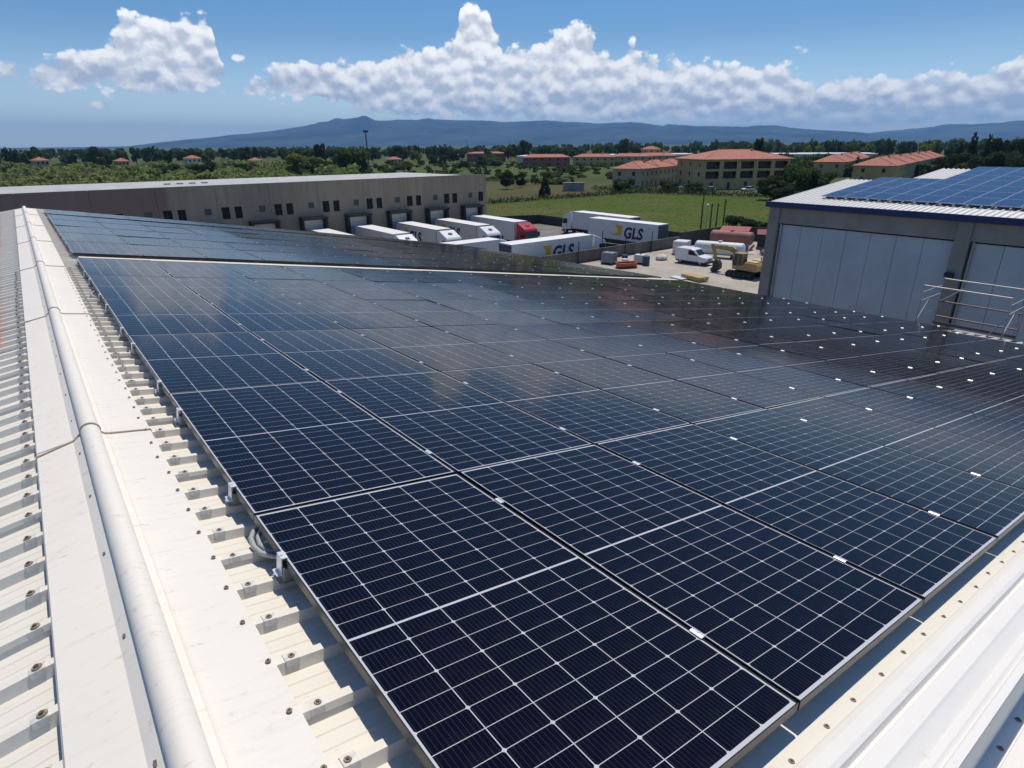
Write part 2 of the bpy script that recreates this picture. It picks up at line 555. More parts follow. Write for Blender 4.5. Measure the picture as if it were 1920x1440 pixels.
structure(MB().poly([(83, 100, .012), (83, 54, .012), (94, 40, .012), (112, 20, .012), (178, 92, .012), (158, 136, .012), (100, 137, .012), (64, 140, .012), (64, 104, .012)]).build('meadow', field_mat('meadow_grass', (0.068, 0.108, 0.016), (0.102, 0.140, 0.024), (0.140, 0.118, 0.042), radians(-22))))
structure(MB().poly([(66, 146, .012), (158, 142, .012), (185, 160, .012), (168, 262, .012), (100, 262, .012), (66, 190, .012)]).build('field', field_mat('rough_field', (0.085, 0.095, 0.030), (0.130, 0.118, 0.052), (0.100, 0.075, 0.040), radians(-10))))
structure(MB().poly([(95, 280, .012), (330, 230, .012), (330, 330, .012), (150, 430, .012)]).build('field', field_mat('green_field', (0.070, 0.105, 0.026), (0.095, 0.130, 0.034), (0.11, 0.12, 0.05), radians(-35))))
structure(MB().poly([(-60, 150, .012), (60, 140, .012), (150, 380, .012), (120, 520, .012), (-60, 520, .012)]).build('scrubland', field_mat('scrub_ground', (0.100, 0.125, 0.038), (0.145, 0.160, 0.055), (0.12, 0.10, 0.05), radians(5), 0.03, 0.10)))
YARD = mat('yard_asphalt', (0.19, 0.18, 0.165), 0.95, var=0.2, scale=0.25, bump=0.2, bscale=12, detail=8)
GRAVEL = mat('yard_gravel', (0.42, 0.375, 0.31), 0.95, var=0.2, scale=0.35, bump=0.6, bscale=7, detail=9)
structure(MB().poly([(-60, 30, .02), (82, 30, .02), (82, 96, .02), (-60, 96, .02)]).build('truck_yard', YARD))
ZY = 1.3
van_yard = structure(MB().prism([(30, 20), (112, 20), (94, 40), (83, 54), (30, 54)], 0.03, ZY, 'z').build('van_yard', GRAVEL))
structure(MB().poly([(18, -40, .03), (30, -40, .03), (30, 54, .03), (18, 54, .03)]).build('alley', YARD))

# mountains
def mountains():
    prof = [(-8, 0.05), (2, 0.05), (7.4, 0.10), (9.56, 0.36), (13.3, 0.70), (16.5, 1.10), (19.8, 1.45), (21.5, 1.70), (23.7, 1.77), (24.6, 1.92), (25.27, 2.0), (25.9, 2.0), (26.8, 2.0), (28.2, 2.12), (29.3, 2.10), (30.5, 2.10), (33.3, 1.96), (36.6, 1.86), (39.9, 1.90), (44.5, 1.76),
            (48.7, 1.72), (50.9, 1.40), (54.9, 1.36), (57.8, 1.25), (61, 1.08), (64.2, 0.88), (66.4, 0.66), (67.6, 0.5), (70, 0.35), (76, 0.25), (84, 0.2)]
    prof2 = [(58, 0.02), (62, 0.2), (64, 0.42), (66.4, 0.64), (69.2, 0.95), (71.9, 1.11), (74.1, 1.21), (76.2, 1.23), (80, 1.3), (86, 1.25)]
    def interp(p, a):
        if a <= p[0][0]:
            return p[0][1]
        for i in range(len(p) - 1):
            if a <= p[i + 1][0]:
                t = (a - p[i][0]) / (p[i + 1][0] - p[i][0])
                return p[i][1] * (1 - t) + p[i + 1][1] * t
        return p[-1][1]
    m, t, b = custom('haze_tinted_forest')
    ge = t.n('ShaderNodeNewGeometry').outputs['Position']
    c = t.mix(t.mr(t.noise(ge, 0.0011, 8, 0.68), 0.36, 0.62), (0.004, 0.014, 0.034, 1), (0.060, 0.085, 0.095, 1))  # forest tones with the blue of distant haze mixed into the base colour
    t.put(b.inputs['Base Color'], c)
    b.inputs['Roughness'].default_value = 1.0
    b.inputs['Specular IOR Level'].default_value = 0.0
    from mathutils import noise as mn
    for name, pr, a0, a1, r0, r1, sd_ in (('mountain_range', prof, -8, 84, 9500, 15000, 1), ('mountain_range', prof2, 58, 86, 12500, 19000, 9)):
        mb = MB()
        na, nr = int((a1 - a0) * 5), 14
        pts = []
        for i in range(na + 1):
            a = a0 + (a1 - a0) * i / na
            H = tan(radians(interp(pr, a))) * (r1 * 0.80) + 15
            for j in range(nr + 1):
                s = j / nr
                r = r0 + (r1 - r0) * s
                k = (1 - (1 - min(1, s / 0.72)) ** 1.6) if s < 0.72 else 1 - (s - 0.72) * 1.5
                nz = mn.fractal(Vector((a * 0.28 + sd_, s * 3.0, 0.3)), 1.0, 2.1, 5)
                z = H * k * (1 + 0.30 * nz * (1 - abs(s - .72) if abs(s - .72) > .05 else 0.25)) * (r / (r1 * 0.80) if s < 0.72 else 1) - 25 * (1 - s)
                p = polar(a, r)
                pts.append((p.x, p.y, z))
        fs = [(i * (nr + 1) + j, i * (nr + 1) + j + 1, (i + 1) * (nr + 1) + j + 1, (i + 1) * (nr + 1) + j) for i in range(na) for j in range(nr)]
        mb.add(pts, fs)
        structure(mb.build(name, m, smooth=True))


mountains()

# ================================================================== THE ROOF WE STAND ON
RWm = Matrix(((0.98796053, 0.0, 0.15470614), (-0.00397089, 0.99967054, 0.02535831), (-0.15465517, -0.02566733, 0.98763504)))
CAMR = Vector((-0.75893046, -0.63318677, 1.44124532))
PU, PV = 1.154, 2.08366
PW, PL = 1.139, 2.074
RIDGE_U = -0.51
KL = tan(radians(17.8))


def zoff(u, v):
    z = 0.0
    if v > 3 * PV:
        z += 0.014494 * (v - 3 * PV)
    if v > 12.5 and u > 0:
        z -= 0.25 * (min(u, 19) / 17.3) ** 1.3 * min(1, (v - 12.5) / 15)
    return z


def rp(u, v, z=0.0):
    """roof coordinates (down slope, along ridge, above panel plane) to world"""
    return RWm @ (Vector((u, v, z + zoff(u, v))) - CAMR) + Vector((0, 0, CAM_H))


def rpl(u, v, z=0.0):
    """left hand slope"""
    return RWm @ (Vector((u, v, z + zoff(0, v) - KL * (RIDGE_U - u))) - CAMR) + Vector((0, 0, CAM_H))


def frame_at(u, v, z, du=1.0, dv=1.0, rx=0.0, ry=0.0, left=False):
    F = rpl if left else rp
    o = F(u, v, z)
    ex = (F(u + du, v, z) - o).normalized()
    ey = (F(u, v + dv, z) - o)
    ez = ex.cross(ey).normalized()
    ey = ez.cross(ex)
    M = Matrix.Identity(4)
    for i in range(3):
        M[i][0] = ex[i]; M[i][1] = ey[i]; M[i][2] = ez[i]; M[i][3] = o[i]
    if rx or ry:
        c_ = Matrix.Translation((du / 2, dv / 2, 0))
        M = M @ c_ @ Euler((rx, ry, 0)).to_matrix().to_4x4() @ c_.inverted()
    return M


ROOF_U1 = 17.95
V_END = 27.6
Z_RIB, Z_PAN = -0.105, -0.145
hall = thing('warehouse', 'cream metal-roofed warehouse under the solar panels in the foreground', 'building', (0, 0, 0))


def rib_profile(n=4, pitch=0.25):
    """height profile of one trapezoidal sheet, (v, z)"""
    p = []
    for k in range(n):
        o = k * pitch
        p += [(o + 0.0, 0.0), (o + 0.055, 0.0), (o + 0.060, 0.003), (o + 0.066, 0.0), (o + 0.118, 0.0), (o + 0.123, 0.003), (o + 0.129, 0.0), (o + 0.175, 0.0), (o + 0.192, 0.040), (o + 0.226, 0.040), (o + 0.243, 0.0)]
    p.append((n * pitch, 0.0))
    return p


def sheet_mesh(name, length, sign=1):
    mb = MB()
    pr = rib_profile()
    for a, b in zip(pr[:-1], pr[1:]):
        q = [(0, a[0], a[1]), (length * sign, a[0], a[1]), (length * sign, b[0], b[1]), (0, b[0], b[1])]
        mb.poly(q if sign > 0 else q[::-1])
    # lapped edge of the neighbouring sheet
    q = [(0, 0.94, 0.044), (length * sign, 0.94, 0.044), (length * sign, 0.975, 0.044), (0, 0.975, 0.044)]
    mb.poly(q if sign > 0 else q[::-1])
    q = [(0, 0.930, 0.022), (length * sign, 0.930, 0.022), (length * sign, 0.94, 0.044), (0, 0.94, 0.044)]
    mb.poly(q if sign > 0 else q[::-1])
    return mb.mesh(name, SHEET)


sheet_r = sheet_mesh('roof_sheet', ROOF_U1 - RIDGE_U - 0.02, 1)
sheet_l = sheet_mesh('roof_sheet', 6.5, -1)
# screw with saddle washer
mb = MB(); mb.cyl((0, 0, 0), (0, 0, 0.003), 0.0125, 0.0105, 10); mb.cur = 1; mb.cyl((0, 0, 0.003), (0, 0, 0.0075), 0.0058, 0.0052, 6)
screw_me = mb.mesh('screw', [mat('rust_washer', (0.30, 0.235, 0.175), 0.75, 0.1, var=0.45, scale=90), SCREW])
mb = MB(); mb.prism([(-0.020, 0.0), (0.020, 0.0), (0.020, 0.003), (-0.020, 0.003)], -0.024, 0.024, 'x'); mb.prism([(-0.0205, 0.003), (-0.0285, -0.016), (-0.026, -0.017), (-0.018, 0.0005)], -0.024, 0.024, 'x'); mb.prism([(0.0205, 0.003), (0.0285, -0.016), (0.026, -0.017), (0.018, 0.0005)], -0.024, 0.024, 'x')
saddle_me = mb.mesh('saddle_washer', WASHER)
V0 = -0.03
rs = random.Random(3)
for k in range(28):
    v = V0 + k * 1.0
    o = link('roof_sheet', sheet_r, hall, matrix=frame_at(RIDGE_U + 0.02, v, Z_PAN, 17.5, 1.0))
    ol = link('roof_sheet', sheet_l, hall, matrix=frame_at(RIDGE_U - 0.02, v, Z_PAN, 1.0, 1.0, left=True))
    if k < 12:
        for j in range(4):
            vv = 0.209 + j * 0.25
            link('saddle_washer', saddle_me, o, matrix=Matrix.Translation((0.355 + rs.uniform(-.006, .006), vv, 0.041)))
            link('screw', screw_me, o, matrix=Matrix.Translation((0.355 + rs.uniform(-.006, .006), vv, 0.045)) @ Matrix.Rotation(rs.uniform(0, 3), 4, 'Z'))
            link('screw', screw_me, o, matrix=Matrix.Translation((0.272 + rs.uniform(-.01, .01), vv, 0.058)) @ Matrix.Rotation(rs.uniform(0, 3), 4, 'Z') @ Matrix.Scale(0.8, 4))
            link('saddle_washer', saddle_me, ol, matrix=Matrix.Translation((-0.305, vv, 0.041)))
            link('screw', screw_me, ol, matrix=Matrix.Translation((-0.305 + rs.uniform(-.01, .01), vv, 0.046)) @ Matrix.Rotation(rs.uniform(0, 3), 4, 'Z') @ Matrix.Scale(1.35, 4))
# ridge cap: two wings and a round roll, lapped every 4.1 m
SEAMS = [-0.35, 3.80, 7.95, 12.1, 16.2, 20.3, 24.4, V_END]
for a, b in zip(SEAMS[:-1], SEAMS[1:]):
    mb = MB()
    prof = [(-0.785, 0.0), (-0.78, 0.012), (-0.60, 0.012)]
    for i in range(13):
        t = pi * 1.08 - i * (pi * 1.16) / 12
        prof.append((RIDGE_U + 0.052 * cos(t), 0.034 + 0.050 * sin(t)))
    prof += [(-0.43, 0.012), (-0.425, 0.016), (-0.415, 0.012), (-0.19, 0.008), (-0.185, -0.006)]
    a1 = a - 0.10
    n = 6
    pts = []; fs = []
    for i in range(n + 1):
        v = a1 + (b - a1) * i / n
        lift = 0.004 if i == 0 else 0.0
        for (u, z) in prof:
            F = rpl if u < RIDGE_U - 0.055 else rp
            pts.append(tuple(F(u, v, Z_RIB + z + lift + 0.003)))
    m_ = len(prof)
    for i in range(n):
        for j in range(m_ - 1):
            fs.append((i * m_ + j, i * m_ + j + 1, (i + 1) * m_ + j + 1, (i + 1) * m_ + j))
    mb.add(pts, fs)
    o = mb.build('ridge_cap', CAPM, hall)
    for i_, p in enumerate(o.data.polygons):
        p.use_smooth = 3 <= i_ % (m_ - 1) <= 14
    # lap bead at the joint
    if a > 0:
        bead = MB()
        bead.tube([tuple((rpl if u < RIDGE_U - 0.055 else rp)(u, a - 0.10 - (0.02 if u > -0.45 else 0.0) + (-0.06 * (-0.55 - u) / .23 if u < -0.55 else 0), Z_RIB + z + 0.009)) for (u, z) in prof], 0.006, 6)
        bead.build('joint_bead', mat('bead_beige', (0.55, 0.45, 0.34), 0.7, var=0.15), o, smooth=True)
# clips along the roll
for i in range(16):
    v = 0.95 + i * 0.62
    mb = MB(); p = rpl(-0.578, v, Z_RIB + 0.016)
    mb.M = Matrix.Translation(p); mb.box(-0.008, 0.008, -0.012, 0.012, 0, 0.012)
    mb.build('clip', SCREW, hall)
# salmon painted edging far on the left slope
mb = MB()
for v in range(7, 27):
    mb.poly([tuple(rpl(-1.16, v, -0.098)), tuple(rpl(-0.985 - 0.012 * (v - 7), v, -0.098)), tuple(rpl(-0.985 - 0.012 * (v - 6), v + 1, -0.098)), tuple(rpl(-1.16 - 0.0, v + 1, -0.098))] if v < 16 else
            [tuple(rpl(-1.5, v, -0.098)), tuple(rpl(-0.985 - 0.010 * (v - 7), v, -0.098)), tuple(rpl(-0.985 - 0.010 * (v - 6), v + 1, -0.098)), tuple(rpl(-1.5, v + 1, -0.098))])
mb.build('edge_strip', SALMON, hall)
# verge flashing at the near gable end: flat strip, ribbed capping, lower step
def strip_along_u(name, prof, m, u0=-1.4, u1=18.0, n=10, par=hall):
    mb = MB(); pts = []; fs = []
    k = len(prof)
    for i in range(n + 1):
        u = u0 + (u1 - u0) * i / n
        for (v, z) in prof:
            pts.append(tuple(rp(u, v, z)))
    for i in range(n):
        for j in range(k - 1):
            fs.append((i * k + j, (i + 1) * k + j, (i + 1) * k + j + 1, i * k + j + 1))
    mb.add(pts, fs)
    return mb.build(name, m, par)


fl = strip_along_u('verge_strip', [(0.16, -0.116), (0.15, -0.108), (-0.085, -0.108), (-0.090, -0.116)], SHEET)
cap = strip_along_u('verge_capping', [(-0.080, -0.106), (-0.086, -0.098), (-0.110, -0.086), (-0.155, -0.076), (-0.172, -0.082), (-0.182, -0.104), (-0.192, -0.105), (-0.200, -0.084), (-0.258, -0.066), (-0.268, -0.072), (-0.318, -0.092),
                                      (-0.328, -0.080), (-0.345, -0.070), (-0.362, -0.078), (-0.370, -0.062), (-0.398, -0.052), (-0.400, -0.070), (-0.401, -0.262)], WHITE_SHEET)
step = strip_along_u('lower_flashing', [(-0.401, -0.262), (-0.403, -0.264), (-0.452, -0.266), (-0.456, -0.258), (-0.56, -0.255), (-0.58, -0.275), (-0.95, -0.28)], WHITE_SHEET)
for i in range(34):
    u = 0.78 + i * 0.236 + rs.uniform(-.012, .012)
    link('screw', screw_me, fl, matrix=frame_at(u, -0.060 + rs.uniform(-.006, .006), -0.107) @ Matrix.Rotation(rs.uniform(0, 3), 4, 'Z') @ Matrix.Scale(0.85, 4))
for i in range(26):
    u = 0.95 + i * 0.25
    link('screw', screw_me, step, matrix=frame_at(u, -0.428, -0.265) @ Matrix.Scale(1.1, 4))
for k_ in range(6):
    mb = MB(); u0, u1 = 0.05 + k_ * 2.88, 0.05 + (k_ + 1) * 2.88 - .01
    for (va, vb, za, zb) in ((12.545, 12.78, -.006, -.006), (12.545, 12.545, -.06, -.006), (12.78, 12.78, -.006, -.06)):
        mb.poly([tuple(rp(u0, va, za)), tuple(rp(u1, va, za)), tuple(rp(u1, vb, zb)), tuple(rp(u0, vb, zb))])
    mb.build('cable_tray', SHEET, hall)
# walls and gutter of the hall
mb = MB()
def wallquad(p, q):
    p, q = Vector(p), Vector(q)
    mb.poly([(p.x, p.y, 0.05), (q.x, q.y, 0.05), tuple(q), tuple(p)])
cr = [rp(17.6, -0.3, -0.16), rp(17.6, V_END - .1, -0.16), rp(RIDGE_U, V_END - .1, -0.16), rpl(-6.9, V_END - .1, -0.16), rpl(-6.9, -0.3, -0.16), rp(RIDGE_U, -0.3, -0.16)]
for i in range(6):
    wallquad(cr[i], cr[(i + 1) % 6])
mb.build('wall', WALL_C, hall)
mb = MB()
for i in range(28):
    v = V0 + i
    a, b, c, d = rp(17.97, v, -0.15), rp(18.10, v, -0.15), rp(18.10, v + 1, -0.15), rp(17.97, v + 1, -0.15)
    dn = Vector((0, 0, -0.10))
    mb.poly([tuple(a), tuple(a + dn), tuple(d + dn), tuple(d)]); mb.poly([tuple(a + dn), tuple(b + dn), tuple(c + dn), tuple(d + dn)]); mb.poly([tuple(b + dn), tuple(b + Vector((0, 0, .02))), tuple(c + Vector((0, 0, .02))), tuple(c + dn)])
mb.build('gutter', mat('gutter_grey', (0.22, 0.22, 0.23), 0.5, 0.4), hall)

# ================================================================== SOLAR PANELS
LIP, LIE = 0.0055, 0.004
mb = MB()
H = 0.035
for (x0, x1, y0, y1) in ((0, LIP, 0, PL), (PW - LIP, PW, 0, PL), (LIP, PW - LIP, 0, LIE), (LIP, PW - LIP, PL - LIE, PL)):
    mb.box(x0, x1, y0, y1, -H, 0)
frame_me = mb.mesh('frame', FRAME)
mb = MB(); mb.box(LIP, PW - LIP, LIE, PL - LIE, -0.010, -0.0035)
back_me = mb.mesh('backsheet', BACK)
CW, CGU, CGV, MIDG, MV = 0.1814, 0.0040, 0.0029, 0.012, 0.015
CH = ((PL - 2 * LIE - 2 * MV - MIDG) - 20 * CGV) / 22
MU = (PW - 2 * LIP - 6 * CW - 5 * CGU) / 2


def cell_pts(top):
    c = 0.0065
    w, h = CW / 2, CH / 2
    if top:
        return [(-w, -h), (w, -h), (w, h - c), (w - c, h), (-w + c, h), (-w, h - c)]
    return [(-w + c, -h), (w - c, -h), (w, -h + c), (w, h), (-w, h), (-w, -h + c)]


def cell_slab(mb, top, cx=0.0, cy=0.0, side=True):
    p = cell_pts(top); n = 6
    pts = [(cx + x, cy + y, 0.0004) for x, y in p]
    if side:
        pts += [(cx + x, cy + y, 0.0) for x, y in p]
        mb.add(pts, [tuple(range(n))] + [(i, n + i, n + (i + 1) % n, (i + 1) % n) for i in range(n)])
    else:
        mb.add(pts, [tuple(range(n))])


def cell_centres():
    out = []
    for j in range(22):
        y = LIE + MV + CH / 2 + j * (CH + CGV) + (MIDG - CGV if j >= 11 else 0)
        for i in range(6):
            out.append((LIP + MU + CW / 2 + i * (CW + CGU), y, j % 2 == 1))
    return out


CC = cell_centres()
ma = MB(); cell_slab(ma, True); cell_a = ma.mesh('cell', CELL)
ma = MB(); cell_slab(ma, False); cell_b = ma.mesh('cell', CELL)
ma = MB()
for (x, y, t_) in CC:
    cell_slab(ma, t_, x, y, False)
cells_me = ma.mesh('cells', CELL)
# mid clamp and mounting bracket
mb = MB(); mb.prism([(-0.022, 0.001), (0.022, 0.001), (0.0205, 0.0030), (0.0165, 0.0056), (0.010, 0.0074), (0.0, 0.0080), (-0.010, 0.0074), (-0.0165, 0.0056), (-0.0205, 0.0030)], -0.033, 0.033, 'y'); mb.box(-0.007, 0.007, -0.033, 0.033, -0.06, 0.001); mb.cyl((0, 0, 0.0078), (0, 0, 0.0105), 0.0065, n=8)
clamp_me = mb.mesh('clamp', mat('clamp_alu', (0.80, 0.80, 0.80), 0.40, 0.65, var=0.06, scale=20))
mb = MB(); mb.box(-0.016, 0.012, -0.03, 0.03, 0.001, 0.0045); mb.box(-0.0165, -0.0125, -0.03, 0.03, -0.075, 0.001); mb.box(-0.034, -0.0165, -0.03, 0.03, -0.075, -0.07); mb.cyl((-0.005, 0, 0.0045), (-0.005, 0, 0.009), 0.0065, n=8)
endclamp_me = mb.mesh('end_clamp', ALU)
mb = MB(); mb.box(-0.05, 0.04, -0.045, 0.045, -0.104, -0.098); mb.box(-0.03, 0.03, -0.04, 0.04, -0.098, -0.037)
bracket_me = mb.mesh('bracket', ALU_D)
mb = MB(); mb.box(0.02, PW + .01, -0.02, 0.02, -0.095, -0.037)
rail_me = mb.mesh('rail', ALU_D)
pr = random.Random(11)
EW = ['nearest', 'second', 'third', 'fourth', 'fifth', 'sixth']


def solar_panel(i, v0, label, group, cells_single, tilt, clamps=True, brackets=False, rail=False):
    rx, ry = pr.gauss(0, tilt), pr.gauss(0, tilt)
    root = thing('solar_panel', label, 'solar panel', group=group, matrix=frame_at(i * PU, v0, 0.0, PW, PL, rx, ry))
    link('frame', frame_me, root)
    link('backsheet', back_me, root)
    if cells_single:
        for (x, y, t_) in CC:
            link('cell', cell_a if t_ else cell_b, root, loc=(x, y, -0.0035))
    else:
        o = link('cells', cells_me, root, loc=(0, 0, -0.0035))
        o['kind'] = 'stuff'
    if clamps:
        for fy in (0.36, 1.66):
            link('clamp', clamp_me, root, loc=(PW + 0.0075, fy + pr.uniform(-.05, .05), 0)).scale = (0.8, 0.85, 0.8)
            if i == 0:
                link('end_clamp', endclamp_me, root, loc=(0.0, fy + pr.uniform(-.03, .03), 0))
    if brackets:
        for fy in (0.36, 1.66):
            link('bracket', bracket_me, root, loc=(0.02, fy, 0))
    if rail:
        link('rail', rail_me, root, loc=(0, 0.36, 0))
    return root


ROWW = ['nearest row', 'second row', 'third row', 'fourth row', 'fifth row', 'sixth row']
for j in range(6):
    ncol = 14 if j < 2 else 15
    for i in range(ncol):
        where = 'beside the ridge' if i == 0 else ('at the eave end' if i == ncol - 1 else ORD1[i] + ' from the ridge')
        single = (j == 0 and i < 6) or (j == 1 and i < 5) or (j == 2 and i < 3)
        solar_panel(i, j * PV, 'solar panel %s in the %s of the near array' % (where, ROWW[j]), 'solar panels of the near array', single,
                    radians(0.17), True, i == 0, i < 3 and j == 0)
VB = 6.40 * PV
for j in range(5):
    for i in range(15):
        where = 'beside the ridge' if i == 0 else ('at the eave end' if i == 14 else ORD1[i] + ' from the ridge')
        solar_panel(i, VB + j * PV, 'solar panel %s, %s beyond the white gap across the roof' % (where, ROWW[j]), 'solar panels beyond the white gap', False, radians(0.18), j < 3)
VC = VB + 5 * PV + 0.42
for i in range(15):
    where = 'beside the ridge' if i == 0 else ('at the eave end' if i == 14 else ORD1[i] + ' from the ridge')
    solar_panel(i, VC, 'solar panel %s in the last single row at the far roof edge' % where, 'solar panels in the last row', False, radians(0.18), False)
# loop of conduit poking out beside the ridge
mb = MB()
def cp(u, v, z):
    return tuple(rp(u, v, z))
mb.tube([cp(0.10, 2.10, -0.09), cp(0.03, 2.07, -0.075), cp(-0.012, 2.04, -0.07), cp(-0.038, 1.99, -0.075), cp(-0.042, 1.93, -0.085), cp(-0.028, 1.87, -0.09), cp(0.01, 1.82, -0.09), cp(0.08, 1.78, -0.09)], 0.012, 10)
mb.tube([cp(0.10, 2.06, -0.085), cp(0.04, 2.03, -0.06), cp(0.012, 2.01, -0.06), cp(-0.012, 1.97, -0.065), cp(-0.018, 1.92, -0.075), cp(0.0, 1.86, -0.085), cp(0.08, 1.82, -0.09)], 0.011, 10)
tag(mb.build('conduit', PLASTIC, smooth=True), 'grey corrugated conduit loop poking out from under a near solar panel', 'conduit')
mb = MB(); mb.tube([cp(0.12, 9.35, -0.09), cp(0.0, 9.30, -0.07), cp(-0.06, 9.2, -0.07), cp(-0.05, 9.0, -0.09), cp(0.1, 8.9, -0.09)], 0.014, 8)
tag(mb.build('conduit', PLASTIC, smooth=True), 'grey conduit loop beside the ridge, far up the near array', 'conduit')

# ================================================================== DOCK BUILDING
def wall_open(mb, w, h, ops, depth, x0=0.0, z0=0.0):
    """front wall in the XZ plane (outside is -Y) with rectangular openings and reveals"""
    xs = sorted({x0, x0 + w} | {o[0] for o in ops} | {o[1] for o in ops})
    zs = sorted({z0, z0 + h} | {o[2] for o in ops} | {o[3] for o in ops})
    for a, b in zip(xs[:-1], xs[1:]):
        for c, d in zip(zs[:-1], zs[1:]):
            mx, mz = (a + b) / 2, (c + d) / 2
            if any(o[0] < mx < o[1] and o[2] < mz < o[3] for o in ops):
                continue
            mb.poly([(a, 0, c), (b, 0, c), (b, 0, d), (a, 0, d)])
    for (a, b, c, d) in ops:
        mb.poly([(a, 0, c), (a, depth, c), (a, depth, d), (a, 0, d)][::-1])
        mb.poly([(b, 0, c), (b, depth, c), (b, depth, d), (b, 0, d)])
        mb.poly([(a, 0, d), (b, 0, d), (b, depth, d), (a, depth, d)][::-1])
        mb.poly([(a, 0, c), (b, 0, c), (b, depth, c), (a, depth, c)])


FX0, FX1, FY, FZ = -38.0, 63.1, 88.0, 10.35
P_ = 6.82
dock = thing('dock_building', 'long low grey concrete logistics building with a row of loading docks', 'building', (0, FY, 0))
m, t, b = custom('precast_facade')
ge = t.n('ShaderNodeNewGeometry').outputs['Position']
x, y, z = t.sep(ge)
c = t.mix(t.noise(ge, 0.35, 6, 0.6), (0.355, 0.272, 0.190, 1), (0.505, 0.390, 0.275, 1))
pan = t.noise(t.xyz(t.m('FLOOR', t.m('DIVIDE', t.m('ADD', x, 38.0), 2.273)), 0.0, 0.0), 7.3, 0)
c = t.mix(t.mr(pan, 0.35, 0.62, 0.0, 0.35), c, (0.235, 0.190, 0.145, 1))
st = t.noise(t.xyz(t.m('MULTIPLY', x, 1.6), 0.0, t.m('MULTIPLY', z, 0.12)), 1.0, 6, 0.7)
c = t.mix(t.m('MULTIPLY', t.mr(st, 0.48, 0.72), t.mr(z, 4.0, 10.3, 0.05, 0.55)), c, (0.155, 0.120, 0.088, 1))
brown = t.mr(x, 14.2, 14.8, 1.0, 0.0)
c = t.mix(t.m('MULTIPLY', brown, 0.75), c, (0.26, 0.165, 0.125, 1))
t.put(b.inputs['Base Color'], c)
b.inputs['Roughness'].default_value = 0.92
bp = t.n('ShaderNodeBump'); bp.inputs['Strength'].default_value = 0.25
t.put(bp.inputs['Height'], t.noise(ge, 4.0, 6, 0.6)); t.put(b.inputs['Normal'], bp.outputs[0])
FACADE = m
ops = []; wins = []; vents = []; docks = []
for k in range(-5, 6):
    c0 = 28.3 + P_ * k
    for (a, bb) in ((c0 - 1.0, c0), (c0 + 0.62, c0 + 1.55)):
        if FX0 + 1 < a and bb < FX1 - .3:
            o_ = (a, bb, 6.10, 7.62)
            ops.append(o_); wins.append(o_)
    va = c0 + 3.75
    if FX0 + 1 < va < FX1 - 2:
        o_ = (va, va + 0.85, 6.75, 7.55); ops.append(o_); vents.append(o_)
    da = c0 + 2.35
    if FX0 + 1 < da < FX1 - 3 and k >= -2:
        o_ = (da, da + 3.3, 0.9, 5.1); ops.append(o_); docks.append(o_)
NP = round((FX1 - FX0) / 2.2733)
# facade as precast bays: one panel per bay so that the joints are real
bays = []
edge = [FX0]
for k in range(-10, 7):
    e_ = 28.3 + P_ * k - 1.45
    if FX0 + 1 < e_ < FX1 - 1:
        edge.append(e_)
edge.append(FX1)
for a, bb in zip(edge[:-1], edge[1:]):
    mb = MB()
    o2 = [o for o in ops if o[0] > a - .01 and o[1] < bb + .01]
    wall_open(mb, bb - a - 0.03, FZ, o2, 0.28, a + 0.015, 0.0)
    mb.poly([(a + .015, 0, FZ), (bb - .015, 0, FZ), (bb - .015, .3, FZ), (a + .015, .3, FZ)])
    mb.poly([(a + .015, 0, 0), (a + .015, 0.1, 0), (a + .015, .1, FZ), (a + .015, 0, FZ)])
    mb.poly([(bb - .015, 0, 0), (bb - .015, 0.1, 0), (bb - .015, .1, FZ), (bb - .015, 0, FZ)])
    mb.build('facade_panel', FACADE, dock)
mb = MB(); mb.box(FX0, FX1 - .02, 0.285, 0.35, 0, FZ - .1); mb.box(FX1 - 0.3, FX1, 0.3, 11, 0, FZ - .15); mb.box(FX0, FX0 + .3, 0.3, 11, 0, FZ - .15)
mb.build('wall', CONC_D, dock)
for (a, bb, c0, d0_) in wins:
    mb = MB(); mb.box(a - .02, bb + .02, 0.16, 0.20, c0 - .02, d0_ + .02)
    w = mb.build('window', mat('dock_pane', (0.012, 0.012, 0.014), 0.35, spec=0.2), dock)
    mb = MB()
    for xx in (a, (a + bb) / 2 - .03, bb - .06):
        mb.box(xx, xx + .06, 0.10, 0.155, c0, d0_)
    mb.box(a + .06, bb - .06, 0.105, 0.15, c0, c0 + .06); mb.box(a + .06, bb - .06, 0.105, 0.15, (c0 + d0_) / 2, (c0 + d0_) / 2 + .06)
    mb.build('window_frame', CHASSIS, w)
for (a, bb, c0, d0_) in vents:
    mb = MB()
    for i in range(6):
        z0_ = c0 + 0.05 + i * (d0_ - c0 - .1) / 6
        mb.box(a, bb, 0.05, 0.14, z0_, z0_ + 0.07)
    mb.box(a, bb, 0.2, 0.24, c0, d0_)
    mb.build('vent', mat('vent_grey', (0.17, 0.16, 0.155), 0.8), dock)
